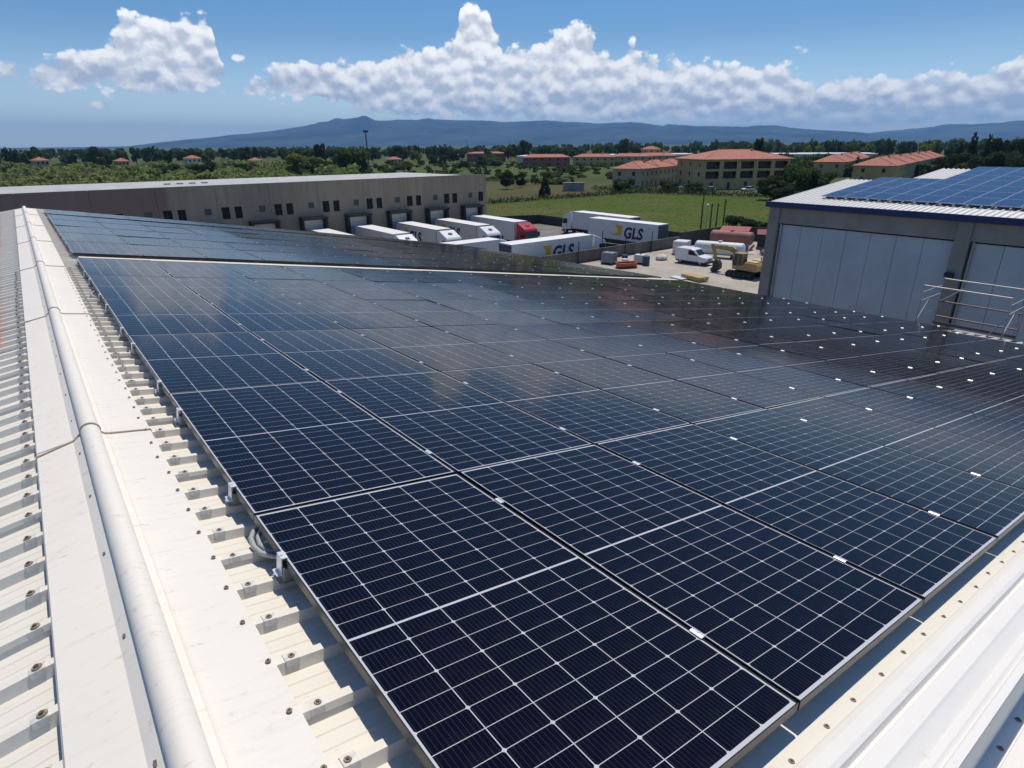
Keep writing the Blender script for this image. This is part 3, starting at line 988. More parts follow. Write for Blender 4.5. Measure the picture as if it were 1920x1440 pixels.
for k_, (a, bb, c0, d0_) in enumerate(docks):
    mb = MB(); mb.box(a + .1, bb - .1, -0.03, 0.16, c0, d0_ - .02)
    d_ = mb.build('dock_door', mat('dock_door_white', (0.80, 0.79, 0.75), 0.5, var=0.06), dock)
    mb = MB()
    for zz in range(1, 6):
        mb.box(a + .1, bb - .1, -0.05, -0.032, c0 + zz * .7, c0 + zz * .7 + .03)
    mb.build('door_rib', mat('door_rib', (0.33, 0.33, 0.33), 0.6), d_)
    mb = MB()
    mb.box(a - 0.25, bb + 0.25, -1.5, -0.003, 5.32, 5.62)
    mb.box(a - 0.25, a + 0.10, -1.15, -0.003, 1.0, 5.32)
    mb.box(bb - 0.10, bb + 0.25, -1.15, -0.003, 1.0, 5.32)
    mb.build('dock_shelter', mat('dock_black', (0.028, 0.028, 0.034), 0.7), dock)
    mb = MB(); mb.box(a + .15, bb - .15, -1.1, -0.35, 0.3, 1.0)
    mb.build('dock_leveller', CHASSIS, dock)
# pale pitched roof behind the parapet
mb = MB()
RY, RZ = 9.0, 10.72
mb.poly([(FX0, 0.3, FZ - .12), (FX1 - 4, 0.3, FZ - .12), (52.5, RY, RZ), (FX0, RY, RZ)])
mb.poly([(FX1 - 4, 0.3, FZ - .12), (FX1 - .3, 0.32, FZ - .3), (FX1 - .3, RY, FZ - .3), (52.5, RY, RZ)])
mb.poly([(FX0, RY, RZ), (52.5, RY, RZ), (FX1 - .3, RY, FZ - .3), (FX1 - .3, RY + .1, 0), (FX0, RY + .1, 0)])
mb.build('roof', mat('pale_roof', (0.47, 0.47, 0.45), 0.7, var=0.1, scale=0.4, detail=6), dock)
mb = MB(); mb.box(FX0, FX1 - 0.6, 0.02, 0.28, FZ + .003, FZ + 0.05)
mb.build('coping', mat('coping_grey', (0.33, 0.33, 0.32), 0.7), dock)
for k_ in range(4):
    mb = MB(); mb.box(15.2 + k_ * 1.5, 15.9 + k_ * 1.5, 4.4, 5.2, 10.40, 10.62)
    mb.build('roof_light', mat('rooflight', (0.42, 0.40, 0.37), 0.5), dock)

# ================================================================== TRUCKS
def text_mesh(body, size, m, shear=0.22, offset=0.02, width=1.0):
    cu = bpy.data.curves.new('lettering', 'FONT')
    cu.body = body; cu.size = size; cu.shear = shear; cu.offset = offset; cu.extrude = 0.004
    cu.space_character = 1.02
    o = bpy.data.objects.new('lettering', cu)
    C.objects.link(o)
    dg = bpy.context.evaluated_depsgraph_get()
    me = bpy.data.meshes.new_from_object(o.evaluated_get(dg))
    bpy.data.objects.remove(o)
    for v in me.vertices:
        v.co.x *= width
    me.materials.clear(); me.materials.append(m)
    return me


GLS = text_mesh('GLS', 2.25, NAVY, 0.18, 0.085, 0.92)


def arrow_mesh():
    """swoosh that rises into an arrow head"""
    mb = MB()
    pts_o = []; pts_i = []
    for i in range(13):
        t = radians(205 + i * (335 - 205) / 12)
        k = i / 12
        ro, ri = 1.15, 1.15 - 0.05 - 0.50 * k
        pts_o.append((1.15 + ro * cos(t), 1.15 + ro * sin(t) * 0.85))
        pts_i.append((1.15 + ri * cos(t), 1.15 + ri * sin(t) * 0.85))
    for i in range(12):
        a, b_, c_, d_ = pts_o[i], pts_o[i + 1], pts_i[i + 1], pts_i[i]
        mb.add([(p[0], p[1], 0.004) for p in (a, b_, c_, d_)], [(0, 1, 2, 3)])
    mb.add([(p[0], p[1], 0.006) for p in ((1.05, 1.62), (2.35, 1.62), (2.2, 0.12), (1.82, 0.42), (1.55, 0.78), (1.52, 1.18))], [(5, 4, 3, 2, 1, 0)])
    return mb.mesh('arrow_emblem', YELLOW)


ARROW = arrow_mesh()


def side_matrix(x, y, z, nx):
    """matrix that lays flat lettering on a trailer side whose outward normal is local +x or -x"""
    M = Matrix.Identity(4)
    r = Vector((0, 1, 0)) if nx > 0 else Vector((0, -1, 0))
    n = Vector((nx, 0, 0)); u = Vector((0, 0, 1))
    for i in range(3):
        M[i][0] = r[i]; M[i][1] = u[i]; M[i][2] = n[i]
    M[0][3] = x; M[1][3] = y; M[2][3] = z
    return M


def wheel_meshes():
    mb = MB(); mb.cyl((-0.15, 0, 0), (0.15, 0, 0), 0.5, n=18)
    ty = mb.mesh('tyre', RUBBER, True)
    mb = MB(); mb.cyl((-0.155, 0, 0), (0.155, 0, 0), 0.29, n=14); mb.cyl((-0.17, 0, 0), (0.17, 0, 0), 0.10, n=8)
    return ty, mb.mesh('rim', mat('rim_grey', (0.35, 0.35, 0.36), 0.4, 0.5))


TY, RIM = wheel_meshes()


def wheel(parent, x, y, s=1.0, z=None):
    w = link('wheel', TY, parent, matrix=Matrix.Translation((x, y, 0.5 * s if z is None else z)) @ Matrix.Scale(s, 4))
    link('rim', RIM, w)


def truck(name, label, loc, rotz, L, cab='white', marks=None, boxmat=None, frame_dark=False, group='articulated lorries in the yard'):
    t = thing(name, label, 'truck', loc, rotz, group)
    bm_ = boxmat or WHITE_T
    mb = MB(); mb.box(-1.27, 1.27, 0, L, 1.18, 3.96)
    bx = mb.build('trailer_box', bm_, t, bevel=0.02)
    mb = MB()
    for x_ in (-1.285, 1.25):
        mb.box(x_, x_ + .035, -.01, L + .01, 3.93, 4.0); mb.box(x_, x_ + .035, -.01, L + .01, 1.14, 1.22)
        mb.box(x_, x_ + .035, -.012, 0.07, 1.22, 3.93); mb.box(x_, x_ + .035, L - .07, L + .012, 1.22, 3.93)
    mb.box(-1.25, 1.25, -.011, 0.03, 3.9, 4.0); mb.box(-1.25, 1.25, L - .03, L + .011, 3.9, 4.0)
    mb.build('trailer_edge', mat('trailer_edge_dark', (0.12, 0.12, 0.13), 0.5) if frame_dark else mat('trailer_edge', (0.55, 0.55, 0.56), 0.45), bx)
    mb = MB(); mb.box(-1.23, 1.23, .03, L - .03, 3.96, 3.99); mb.build('trailer_roof', mat('trailer_roof_w', (0.84, 0.83, 0.80), 0.55, var=0.05), bx)
    mb = MB(); mb.box(-1.2, -0.01, -.03, -.002, 1.25, 3.85); mb.build('rear_door', mat('rear_door_dark', (0.10, 0.10, 0.12), 0.4), bx)
    mb = MB(); mb.box(0.01, 1.2, -.03, -.002, 1.25, 3.85); mb.build('rear_door', MATS['rear_door_dark'], bx)
    mb = MB(); mb.box(-0.5, 0.5, 0.2, L - .1, 0.85, 1.16); mb.box(-1.15, 1.15, .1, .25, 0.5, .7); mb.box(-1.2, -1.15, 4.6, L - 3.2, .5, 1.05); mb.box(1.15, 1.2, 4.6, L - 3.2, .5, 1.05)
    mb.build('trailer_chassis', CHASSIS, t)
    for y_ in (1.5, 2.8, 4.1):
        for x_ in (-1.02, 1.02):
            wheel(t, x_, y_)
    mb = MB(); mb.box(-.7, -.58, L - 2.6, L - 2.45, .1, .9); mb.box(.58, .7, L - 2.6, L - 2.45, .1, .9); mb.build('landing_leg', CHASSIS, t)
    for (side, ya, yt) in (marks or []):
        link('arrow_emblem', ARROW, t, matrix=side_matrix(side * 1.288, ya, 1.55, side) @ Matrix.Scale(1.12, 4))
        o = link('lettering', GLS, t, matrix=side_matrix(side * 1.288, yt, 1.60, side))
    if cab:
        cm = RED if cab == 'red' else WHITE
        y0 = L + 0.45
        prof = [(y0, 0.95), (y0 + 2.28, 0.72), (y0 + 2.36, 1.05), (y0 + 2.34, 1.75), (y0 + 2.16, 2.85), (y0 + 1.95, 3.12), (y0 + 0.25, 3.86), (y0, 3.88)]
        mb = MB(); mb.prism(prof, -1.22, 1.22, 'x')
        cb = mb.build('cab', cm, t, bevel=0.09)
        mb = MB(); mb.add([(-1.08, y0 + 2.352, 1.80), (1.08, y0 + 2.352, 1.80), (1.02, y0 + 2.195, 2.72), (-1.02, y0 + 2.195, 2.72)], [(0, 1, 2, 3)])
        mb.add([(-1.08, y0 + 2.30, 1.80), (1.08, y0 + 2.30, 1.80), (1.02, y0 + 2.145, 2.72), (-1.02, y0 + 2.145, 2.72)], [(3, 2, 1, 0)])
        mb.build('windscreen', GLASS, cb)
        for s_ in (-1, 1):
            mb = MB(); mb.prism([(y0 + 0.95, 1.85), (y0 + 2.12, 1.80), (y0 + 1.98, 2.66), (y0 + 0.95, 2.70)], s_ * 1.20, s_ * 1.229, 'x')
            mb.build('side_window', GLASS, cb)
            mb = MB(); mb.box(s_ * 1.27 if s_ > 0 else -1.52, 1.52 if s_ > 0 else -1.27, y0 + 2.12, y0 + 2.28, 1.95, 2.65)
            mb.build('mirror', CHASSIS, cb)
            mb = MB(); mb.box(s_ * 0.98 - .2, s_ * 0.98 + .2, y0 + 2.33, y0 + 2.375, 0.82, 1.02)
            mb.build('headlight', LAMP, cb)
            mb = MB(); mb.box(s_ * 1.225 - .006, s_ * 1.225 + .006, y0 + 0.92, y0 + 0.94, 1.0, 2.7); mb.box(s_ * 1.235 - .01, s_ * 1.235 + .01, y0 + 1.0, y0 + 1.2, 1.62, 1.68)
            mb.build('door_seam', CHASSIS, cb)
        mb = MB(); mb.box(-1.0, 1.0, y0 + 2.34, y0 + 2.372, 1.08, 1.62); mb.build('grille', CHASSIS, cb)
        mb = MB(); mb.box(-1.2, 1.2, y0 + 1.9, y0 + 2.40, 0.35, 0.74); mb.build('bumper', cm if cab == 'red' else mat('bumper_grey', (0.3, 0.3, 0.3), 0.5), cb, bevel=0.03)
        mb = MB(); mb.M = Matrix.Translation((0, y0 + 1.15, 3.53)) @ Matrix.Rotation(radians(-23.5), 4, 'X'); mb.box(-0.28, 0.28, -0.2, 0.2, 0, 0.05); mb.build('roof_hatch', CHASSIS, cb)
        mb = MB(); mb.box(-0.45, 0.45, L - 3.2, y0 + 2.2, 0.55, 0.93); mb.build('tractor_chassis', CHASSIS, t)
        for y_ in (y0 + 1.45, y0 - 2.0):
            for x_ in (-1.02, 1.02):
                wheel(t, x_, y_)
    return t


CREAM_T = mat('trailer_cream', (0.66, 0.63, 0.57), 0.45, var=0.06, scale=0.8)
RR = 86.75
truck('lorry', 'white lorry at the dock nearest the brown wall, only its top showing', (32.6, RR, 0), pi, 12.0, 'white', [(1, 2, 4.4)], CREAM_T)
truck('lorry', 'white lorry at the dock with cream trailer, left of the lettered one', (39.4, RR, 0), pi, 12.0, 'white', [(1, 6.6, 9.0)], CREAM_T)
truck('lorry', 'white docked lorry with dark lettering on its side, in front of the second white cab', (46.1, RR, 0), pi, 12.0, 'white', [(1, 1.3, 4.1)], CREAM_T, True)
truck('lorry', 'white docked lorry standing between the lettered lorry and the red-cab lorry', (53.0, RR, 0), pi, 12.0, 'white', [(1, 1.0, 3.8)], CREAM_T, True)
truck('lorry', 'lorry with a red cab and plain grey-white trailer at the last dock', (60.0, RR, 0), pi, 12.0, 'red', None, WHITE_T)
truck('lorry', 'white lorry parked crosswise in the yard, just above the panel edge', (34.2, 62.9, 0), -pi / 2, 12.0, 'white', None, WHITE_T)
truck('lorry', 'lettered white lorry parked crosswise with yellow arrow, behind the low wall', (44.45, 58.4, 0), -pi / 2, 13.4, 'white', [(1, 3.6, 6.4)], WHITE_T)
truck('lorry', 'plain white lorry facing away behind the lettered trailer, cab at far left', (77.3, 67.0, 0), 0.0, 13.2, 'white', None, WHITE_T)
truck('trailer', 'parked white semi-trailer with yellow arrow and dark letters, rear towards the gravel', (73.4, 58.1, 0), 0.06, 13.5, None, [(-1, 9.2, 6.3)], WHITE_T)

# ================================================================== VAN YARD
def wall_thing(label, pts, h, th, m, z0=0.0, posts=None):
    t = thing('boundary_wall', label, 'wall', (pts[0][0], pts[0][1], 0))
    for k in range(len(pts) - 1):
        a = Vector((*pts[k], 0)); b_ = Vector((*pts[k + 1], 0))
        n = max(1, int((b_ - a).length / 3.0))
        for i in range(n):
            p = a.lerp(b_, i / n); q = a.lerp(b_, (i + 1) / n)
            d = (q - p).normalized(); w = Vector((-d.y, d.x, 0)) * th / 2
            g = d * 0.015
            mb = MB()
            o = Vector((pts[0][0], pts[0][1], 0))
            hh = h + random.uniform(-.03, .03)
            c4 = [p + g - w - o, q - g - w - o, q - g + w - o, p + g + w - o]
            mb.add([(c.x, c.y, z0) for c in c4] + [(c.x, c.y, hh) for c in c4], [(3, 2, 1, 0), (4, 5, 6, 7), (0, 1, 5, 4), (1, 2, 6, 5), (2, 3, 7, 6), (3, 0, 4, 7)])
            mb.build('wall_panel', m, t)
    return t


wall_thing('light grey concrete wall between the lorry yard and the gravel yard', [(47, 54.4), (72.5, 54.4)], 2.75, 0.22, mat('wall_precast', (0.14, 0.128, 0.112), 0.9, var=0.3, scale=0.5, detail=7), 0.0)
wall_thing('dark boundary wall behind the white tank, bordering the meadow', [(72.5, 54.4), (82.6, 54.4), (93.5, 40)], 3.3, 0.22, FENCE, 0.0)
wall_thing('long dark boundary wall behind the lorries along the meadow edge', [(82.5, 55.0), (82.5, 97), (64, 104)], 1.7, 0.2, FENCE, 0.0)
# iron poles on the low wall
for k_, (x_, lab) in enumerate(((52.5, 'thin dark fence pole on the low wall, left of the letters'), (56.6, 'thin dark fence pole on the low wall beside the lettered lorry'), (61.0, 'thin dark fence pole on the low wall, below the white cab'), (66.2, 'thin dark fence pole on the low wall before the arrow trailer'))):
    mb = MB(); mb.cyl((x_, 54.15, 1.3), (x_, 54.15, 4.0 if k_ != 1 else 4.9), 0.06, n=8); mb.box(x_ - .12, x_ + .12, 54.03, 54.27, 1.3, 1.36)
    tag(mb.build('fence_pole', CHASSIS), lab, 'pole')

# white panel van
def van():
    t = thing('van', 'small white panel van parked on the gravel yard', 'van', (63.2, 45.05, ZY), radians(186))
    prof = [(-2.15, 0.42), (1.95, 0.38), (2.12, 0.55), (2.10, 0.86), (1.95, 1.0), (1.05, 1.16), (0.42, 1.78), (0.1, 1.86), (-1.95, 1.88), (-2.12, 1.72)]
    mb = MB(); mb.prism(prof, -0.86, 0.86, 'x'); body = mb.build('body', WHITE, t, bevel=0.07)
    mb = MB(); mb.add([(-.72, 1.045, 1.20), (.72, 1.045, 1.20), (.64, .50, 1.735), (-.64, .50, 1.735)], [(0, 1, 2, 3)]); mb.M = Matrix.Translation((0, 0.012, 0.012)); mb.v = [(v[0], v[1] + .014, v[2] + .014) for v in mb.v]
    mb.build('windscreen', GLASS, body)
    for s_ in (-1, 1):
        mb = MB(); mb.prism([(-0.30, 1.14), (0.86, 1.12), (0.34, 1.66), (-0.30, 1.70)], s_ * 0.84, s_ * 0.866, 'x'); mb.build('side_window', GLASS, body)
        mb = MB(); mb.box(s_ * 0.62 - .17, s_ * 0.62 + .17, 2.05, 2.125, 0.66, 0.86); mb.build('headlight', LAMP, body)
        mb = MB(); mb.box(s_ * .90 - .07, s_ * .90 + .07, 0.74, 0.86, 1.12, 1.30); mb.build('mirror', CHASSIS, body)
        mb = MB(); mb.box(s_ * .864 - .004, s_ * .864 + .004, -0.36, -0.345, .5, 1.72); mb.box(s_ * .864 - .004, s_ * .864 + .004, 0.92, 0.935, .5, 1.12); mb.build('door_seam', CHASSIS, body)
        for y_ in (-1.35, 1.32):
            wheel(t, s_ * 0.74, y_, 0.62)
    mb = MB(); mb.box(-.86, .86, 1.9, 2.2, 0.26, 0.52); mb.build('bumper', CHASSIS, body, bevel=.03)
    mb = MB(); mb.box(-.80, .80, -2.0, 1.9, 0.28, 0.45); mb.build('underbody', CHASSIS, body)
    mb = MB(); mb.box(-.45, .45, 2.09, 2.13, 0.62, 0.80); mb.build('grille', CHASSIS, body)


van()


def excavator():
    t = thing('excavator', 'yellow tracked excavator with raised boom beside the grey warehouse', 'excavator', (60.9, 36.6, ZY), 0.0); t.scale = (.88, .9, .86)
    for s_ in (-1, 1):
        prof = [(-1.55, .42), (-1.85, .2), (-1.55, .0), (1.55, .0), (1.85, .2), (1.85, .5), (1.55, .78), (-1.55, .78), (-1.85, .55)]
        mb = MB(); mb.prism(prof, s_ * 1.1 - .28, s_ * 1.1 + .28, 'x'); tr = mb.build('track', RUBBER, t)
        mb = MB()
        for y_ in (-1.3, -.65, 0, .65, 1.3):
            mb.cyl((s_ * 1.1 - .3, y_, .38), (s_ * 1.1 + .3, y_, .38), .22, n=10)
        mb.build('roller', CHASSIS, tr)
        mb = MB()
        for i in range(22):
            mb.box(s_ * 1.1 - .3, s_ * 1.1 + .3, -1.55 + i * .148, -1.50 + i * .148, .775, .815)
        mb.build('track_shoe', CHASSIS, tr)
    mb = MB(); mb.box(-.8, .8, -1.0, 1.0, .45, .8); mb.cyl((0, 0, .8), (0, 0, .98), .75, n=16); mb.build('undercarriage', CHASSIS, t)
    up = MB(); up.prism([(-2.05, 1.0), (1.15, 1.0), (1.15, 1.45), (-.3, 1.65), (-.3, 2.0), (-1.9, 2.0), (-2.15, 1.7)], -1.2, 1.2, 'x'); hs = up.build('house', EXC, t, bevel=.05)
    mb = MB(); mb.box(-.9, .1, -1.8, -.6, 2.0, 2.14); mb.box(.3, 1.05, -1.7, -.5, 2.0, 2.22); mb.build('engine_cover', mat('digger_pale', (0.62, 0.48, 0.20), 0.6), hs, bevel=.03)
    mb = MB(); mb.cyl((.7, -1.5, 2.2), (.7, -1.5, 2.6), .06, n=8); mb.build('exhaust', CHASSIS, hs)
    mb = MB(); mb.prism([(-.15, 1.46), (1.1, 1.46), (1.18, 2.1), (.95, 2.95), (-.15, 2.95)], -1.18, -.22, 'x'); cb = mb.build('cab', GLASS, t)
    mb = MB()
    for x_ in (-1.2, -.26):
        for (a, b_) in (((-.15, 1.46), (-.15, 2.95)), ((1.1, 1.46), (1.18, 2.1)), ((1.18, 2.1), (.95, 2.95)), ((.4, 1.46), (.4, 2.95))):
            mb.cyl((x_ + .02, a[0], a[1]), (x_ + .02, b_[0], b_[1]), .05, n=6)
    mb.box(-1.24, -.18, -.2, 1.0, 2.95, 3.04); mb.build('cab_frame', mat('digger_frame', (0.30, 0.24, 0.12), 0.6), cb)
    def arm(pts, w, th, nm):
        m2 = MB()
        for k in range(len(pts) - 1):
            a, b_ = Vector(pts[k]), Vector(pts[k + 1])
            d = (b_ - a).normalized(); n_ = Vector((0, -d.z, d.y))
            t0, t1 = th[k] / 2, th[k + 1] / 2
            q = [a - n_ * t0, b_ - n_ * t1, b_ + n_ * t1, a + n_ * t0]
            m2.add([(w[0], p.y, p.z) for p in q] + [(w[1], p.y, p.z) for p in q], [(0, 1, 2, 3), (7, 6, 5, 4), (0, 4, 5, 1), (1, 5, 6, 2), (2, 6, 7, 3), (3, 7, 4, 0)])
        return m2.build(nm, EXC, t)
    bo = arm([(0, .9, 1.6), (0, 1.8, 3.0), (0, 2.3, 3.2), (0, 4.9, 3.2)], (.05, .42), [.45, .6, .6, .38], 'boom')
    arm([(0, 5.15, 3.5), (0, 4.85, 2.95), (0, 4.35, 1.35)], (.08, .38), [.28, .42, .25], 'stick')
    mb = MB(); mb.cyl((.1, 1.35, 1.5), (.1, 2.1, 2.9), .07, n=8); mb.cyl((.36, 1.35, 1.5), (.36, 2.1, 2.9), .07, n=8); mb.cyl((.23, 2.9, 3.55), (.23, 5.1, 3.5), .06, n=8)
    mb.build('hydraulic_ram', GALV, bo)
    mb = MB(); mb.prism([(4.55, 1.35), (4.1, 1.55), (3.75, 1.1), (3.72, .5), (4.1, .1), (4.6, .05), (4.78, .35), (4.5, .65)], -.25, .72, 'x'); bk = mb.build('bucket', CHASSIS, t, bevel=.02)
    mb = MB()
    for i in range(5):
        mb.prism([(4.6, .02), (4.9, .28), (4.75, .38)], -.22 + i * .2, -.12 + i * .2, 'x')
    mb.build('tooth', GALV, bk)


excavator()


def tank(label, a, b_, r, m, cat='tank', saddle=CHASSIS):
    a, b_ = Vector(a), Vector(b_)
    t = thing('storage_tank', label, cat, ((a + b_) / 2).xy.to_3d() + Vector((0, 0, ZY)))
    o = t.location
    mb = MB(); d = (b_ - a).normalized()
    mb.cyl(a - o, b_ - o, r, n=24, caps=False)
    for (p, s_) in ((a, -1), (b_, 1)):
        for k in range(4):
            t0, t1 = k * pi / 8, (k + 1) * pi / 8
            mb.cyl(p - o + d * (s_ * r * .45 * sin(t0)), p - o + d * (s_ * r * .45 * sin(t1)), r * cos(t0), max(.001, r * cos(t1)), n=24, caps=False)
    sh = mb.build('shell', m, t, smooth=True)
    L_ = (b_ - a).length
    for k in (0.2, 0.8):
        p = a.lerp(b_, k) - o
        w = Vector((-d.y, d.x, 0))
        mb = MB(); q = [p + w * r * .8 + d * .1, p - w * r * .8 + d * .1, p - w * r * .8 - d * .1, p + w * r * .8 - d * .1]
        mb.add([(c.x, c.y, 0.0) for c in q] + [(c.x, c.y, p.z - r * .75) for c in q], [(3, 2, 1, 0), (4, 5, 6, 7), (0, 1, 5, 4), (1, 2, 6, 5), (2, 3, 7, 6), (3, 0, 4, 7)])
        mb.build('saddle', saddle, t)
    for k in (.33, .66):
        p = a.lerp(b_, k) - o
        mb = MB(); mb.cyl(p - d * .04, p + d * .04, r * 1.012, n=24); mb.build('band', m, t)
    mb = MB(); p = a.lerp(b_, .5) - o; mb.cyl((p.x, p.y, p.z + r - .05), (p.x, p.y, p.z + r + .12), .28, n=14); mb.build('manhole', m, t)
    return t


tank('long rust-red cylindrical tank lying by the dark boundary wall', (76.4, 51.6, 2.75), (77.9, 46.6, 2.75), 0.88, RUST)
tank('long white cylindrical tank lying behind the van', (68.2, 48.2, 2.45), (70.2, 43.0, 2.45), 0.85, TANKW)
tag(link('x', None), '', '') if False else None
mb = MB(); mb.box(-1.0, 1.0, -.9, .9, 0.12, 1.75); o = mb.build('water_cube', mat('cube_white', (0.70, 0.70, 0.68), .5), None, (67.8, 50.4, ZY), radians(20), bevel=.05)
tag(o, 'white box-shaped tank standing behind the van', 'tank')
mb = MB(); mb.box(-1.1, 1.1, -1.0, 1.0, 0, 0.115); mb.build('pallet', WOOD, o)
for zz in (0.5, 0.95, 1.4):
    mb = MB(); mb.box(-1.03, 1.03, -.93, .93, zz, zz + .04); mb.build('cage_bar', GALV, o)


def boat():
    t = thing('dinghy', 'small orange hull lying on the gravel by the drums', 'boat', (55.0, 48.5, ZY), radians(-25))
    n = 14
    pts = []; fs = []
    for i in range(n + 1):
        s_ = i / n
        w = 0.78 * (1 - (2 * s_ - 1) ** 4) ** .5 * (1 - .25 * s_)
        for (k, zz) in ((1.0, .55), (.93, .30), (.6, .05), (0, 0.0), (-.6, .05), (-.93, .30), (-1.0, .55)):
            pts.append((-1.35 + 2.7 * s_, w * k, zz * (1 + .25 * (s_ - .5) ** 2)))
    for i in range(n):
        for j in range(6):
            fs.append((i * 7 + j, i * 7 + j + 1, (i + 1) * 7 + j + 1, (i + 1) * 7 + j))
    mb = MB(); mb.add(pts, fs); hull = mb.build('hull', ORANGE, t, smooth=True)
    mb = MB()
    rim = [Vector(pts[i * 7]) for i in range(n + 1)] + [Vector(pts[i * 7 + 6]) for i in range(n, -1, -1)]
    mb.tube([tuple(p + Vector((0, 0, .03))) for p in rim] + [tuple(rim[0])], .07, 8); mb.build('rubbing_strake', ORANGE, t, smooth=True)
    for x_ in (-.5, .4):
        mb = MB(); mb.box(x_ - .12, x_ + .12, -.6, .6, .36, .40); mb.build('thwart', mat('boat_seat', (0.55, 0.12, 0.05), 0.6), t)


boat()


def drum(loc, m, label, h=0.9, r=0.31):
    t = thing('drum', label, 'drum', loc)
    mb = MB(); mb.cyl((0, 0, 0), (0, 0, h), r, n=18); sh = mb.build('shell', m, t)
    for zz in (.02, h * .33, h * .66, h - .03):
        mb = MB(); mb.cyl((0, 0, zz - .015), (0, 0, zz + .015), r + .015, n=18); mb.build('hoop', m, sh)
    mb = MB(); mb.cyl((r * .5, 0, h), (r * .5, 0, h + .03), .05, n=8); mb.build('bung', CHASSIS, sh)


def ibc(loc, rz, m, label, s=1.0):
    t = thing('container_tank', label, 'tank', loc, rz)
    mb = MB(); mb.box(-.5 * s, .5 * s, -.6 * s, .6 * s, .16, 1.12 * s); b_ = mb.build('bottle', m, t, bevel=.06)
    mb = MB(); mb.box(-.52 * s, .52 * s, -.62 * s, .62 * s, 0, .15); mb.build('pallet', CHASSIS, t)
    mb = MB()
    for zz in (.3, .6, .9):
        for (x0, x1, y0, y1) in ((-.53, .53, -.63, -.61), (-.53, .53, .61, .63), (-.53, -.51, -.61, .61), (.51, .53, -.61, .61)):
            mb.box(x0 * s, x1 * s, y0 * s, y1 * s, zz * s, zz * s + .03)
    for x_ in (-.5, -.17, .17, .5):
        for y_ in (-.62, .62):
            mb.box(x_ * s - .012, x_ * s + .012, y_ * s - .012, y_ * s + .012, .15, 1.14 * s)
    mb.build('cage', GALV, t)
    mb = MB(); mb.cyl((0, 0, 1.12 * s), (0, 0, 1.18 * s), .1, n=10); mb.build('cap', CHASSIS, t)


ibc((55.3, 51.6, ZY), .2, mat('ibc_grey', (0.20, 0.22, 0.25), .5), 'grey caged tank left of the orange hull, against the wall', 1.25)
ibc((58.2, 49.2, ZY), .3, mat('ibc_white', (0.62, 0.63, 0.62), .5), 'white caged tank behind the dark blue drum')
drum((57.9, 48.0, ZY), BLUE_B, 'dark blue drum right of the orange hull', 1.1, .42)
drum((57.1, 50.7, ZY), BLUE_B, 'dark drum behind the orange hull, left of the white caged tank', 1.0, .36)
drum((59.2, 50.3, ZY), mat('drum_dark', (0.04, 0.045, 0.05), .6), 'blackish drum against the wall right of the white caged tank', .95, .34)
drum((56.3, 49.9, ZY), WHITE, 'low white drum just behind the orange hull', .7, .42)
# timber stack near the eave
t = thing('timber_stack', 'stack of pale yellow boards on the gravel near the roof edge', 'boards', (55.4, 39.2, ZY), radians(-10))
for zz in range(4):
    for k_ in range(5):
        mb = MB(); mb.box(-.62 + k_ * .25, -.39 + k_ * .25, -1.5 + random.uniform(-.1, .1), 1.3 + random.uniform(-.15, .15), .1 + zz * .1, .19 + zz * .1)
        mb.build('board', WOOD, t)
for y_ in (-1, 1):
    mb = MB(); mb.box(-.65, .65, y_ - .05, y_ + .05, 0, .1); mb.build('bearer', WOOD, t)
t = thing('white_board', 'white sheet lying in front of the yellow boards', 'board', (54.6, 40.6, ZY), radians(-8))
mb = MB(); mb.box(-.5, .5, -.9, .9, .06, .14); mb.build('board', WHITE, t)
mb = MB(); mb.box(-.45, .45, -.7, -.6, 0, .06); mb.box(-.45, .45, .6, .7, 0, .06); mb.build('bearer', WOOD, t)
# pale rubble bag left of van
mb = MB(); mb.ball((0, 0, .28), .75, 12, 6, .5); o = mb.build('rubble_bag', mat('bag_pale', (0.60, 0.58, 0.52), .8), None, (62.4, 49.3, ZY), .4, smooth=True)
for v in o.data.vertices:
    v.co.x *= 1.3; v.co.z = max(0, v.co.z) * (1 + .25 * sin(9 * v.co.x) * cos(7 * v.co.y))
tag(o, 'pale crumpled bag lying on the gravel left of the van', 'bag')
# rusty sheds with reddish tops near the boundary
def shed(label, loc, rz, w, d, h, roofm):
    t = thing('shed', label, 'shed', loc, rz)
    mb = MB(); mb.box(-w / 2, w / 2, -d / 2, d / 2, 0, h); mb.build('wall', FENCE, t)
    mb = MB(); mb.prism([(-d / 2 - .2, h), (d / 2 + .2, h + .35), (d / 2 + .2, h + .43), (-d / 2 - .2, h + .08)], -w / 2 - .2, w / 2 + .2, 'x'); mb.build('roof', roofm, t)
    mb = MB(); mb.box(-.5, .5, -d / 2 - .03, -d / 2 - .003, 0, 2.0); mb.build('door', CHASSIS, t)


shed('dark shed with a faded red roof behind the rust-red tank', (80.2, 50.6, ZY), radians(-65), 3.6, 2.2, 2.0, mat('red_sheet', (0.33, 0.07, 0.07), .7, var=.2))
shed('dark low shed with dark red roof right of the rust-red tank', (82.0, 44.2, ZY), radians(-58), 6.5, 2.6, 1.9, mat('red_sheet_dark', (0.20, 0.035, 0.045), .7, var=.2))
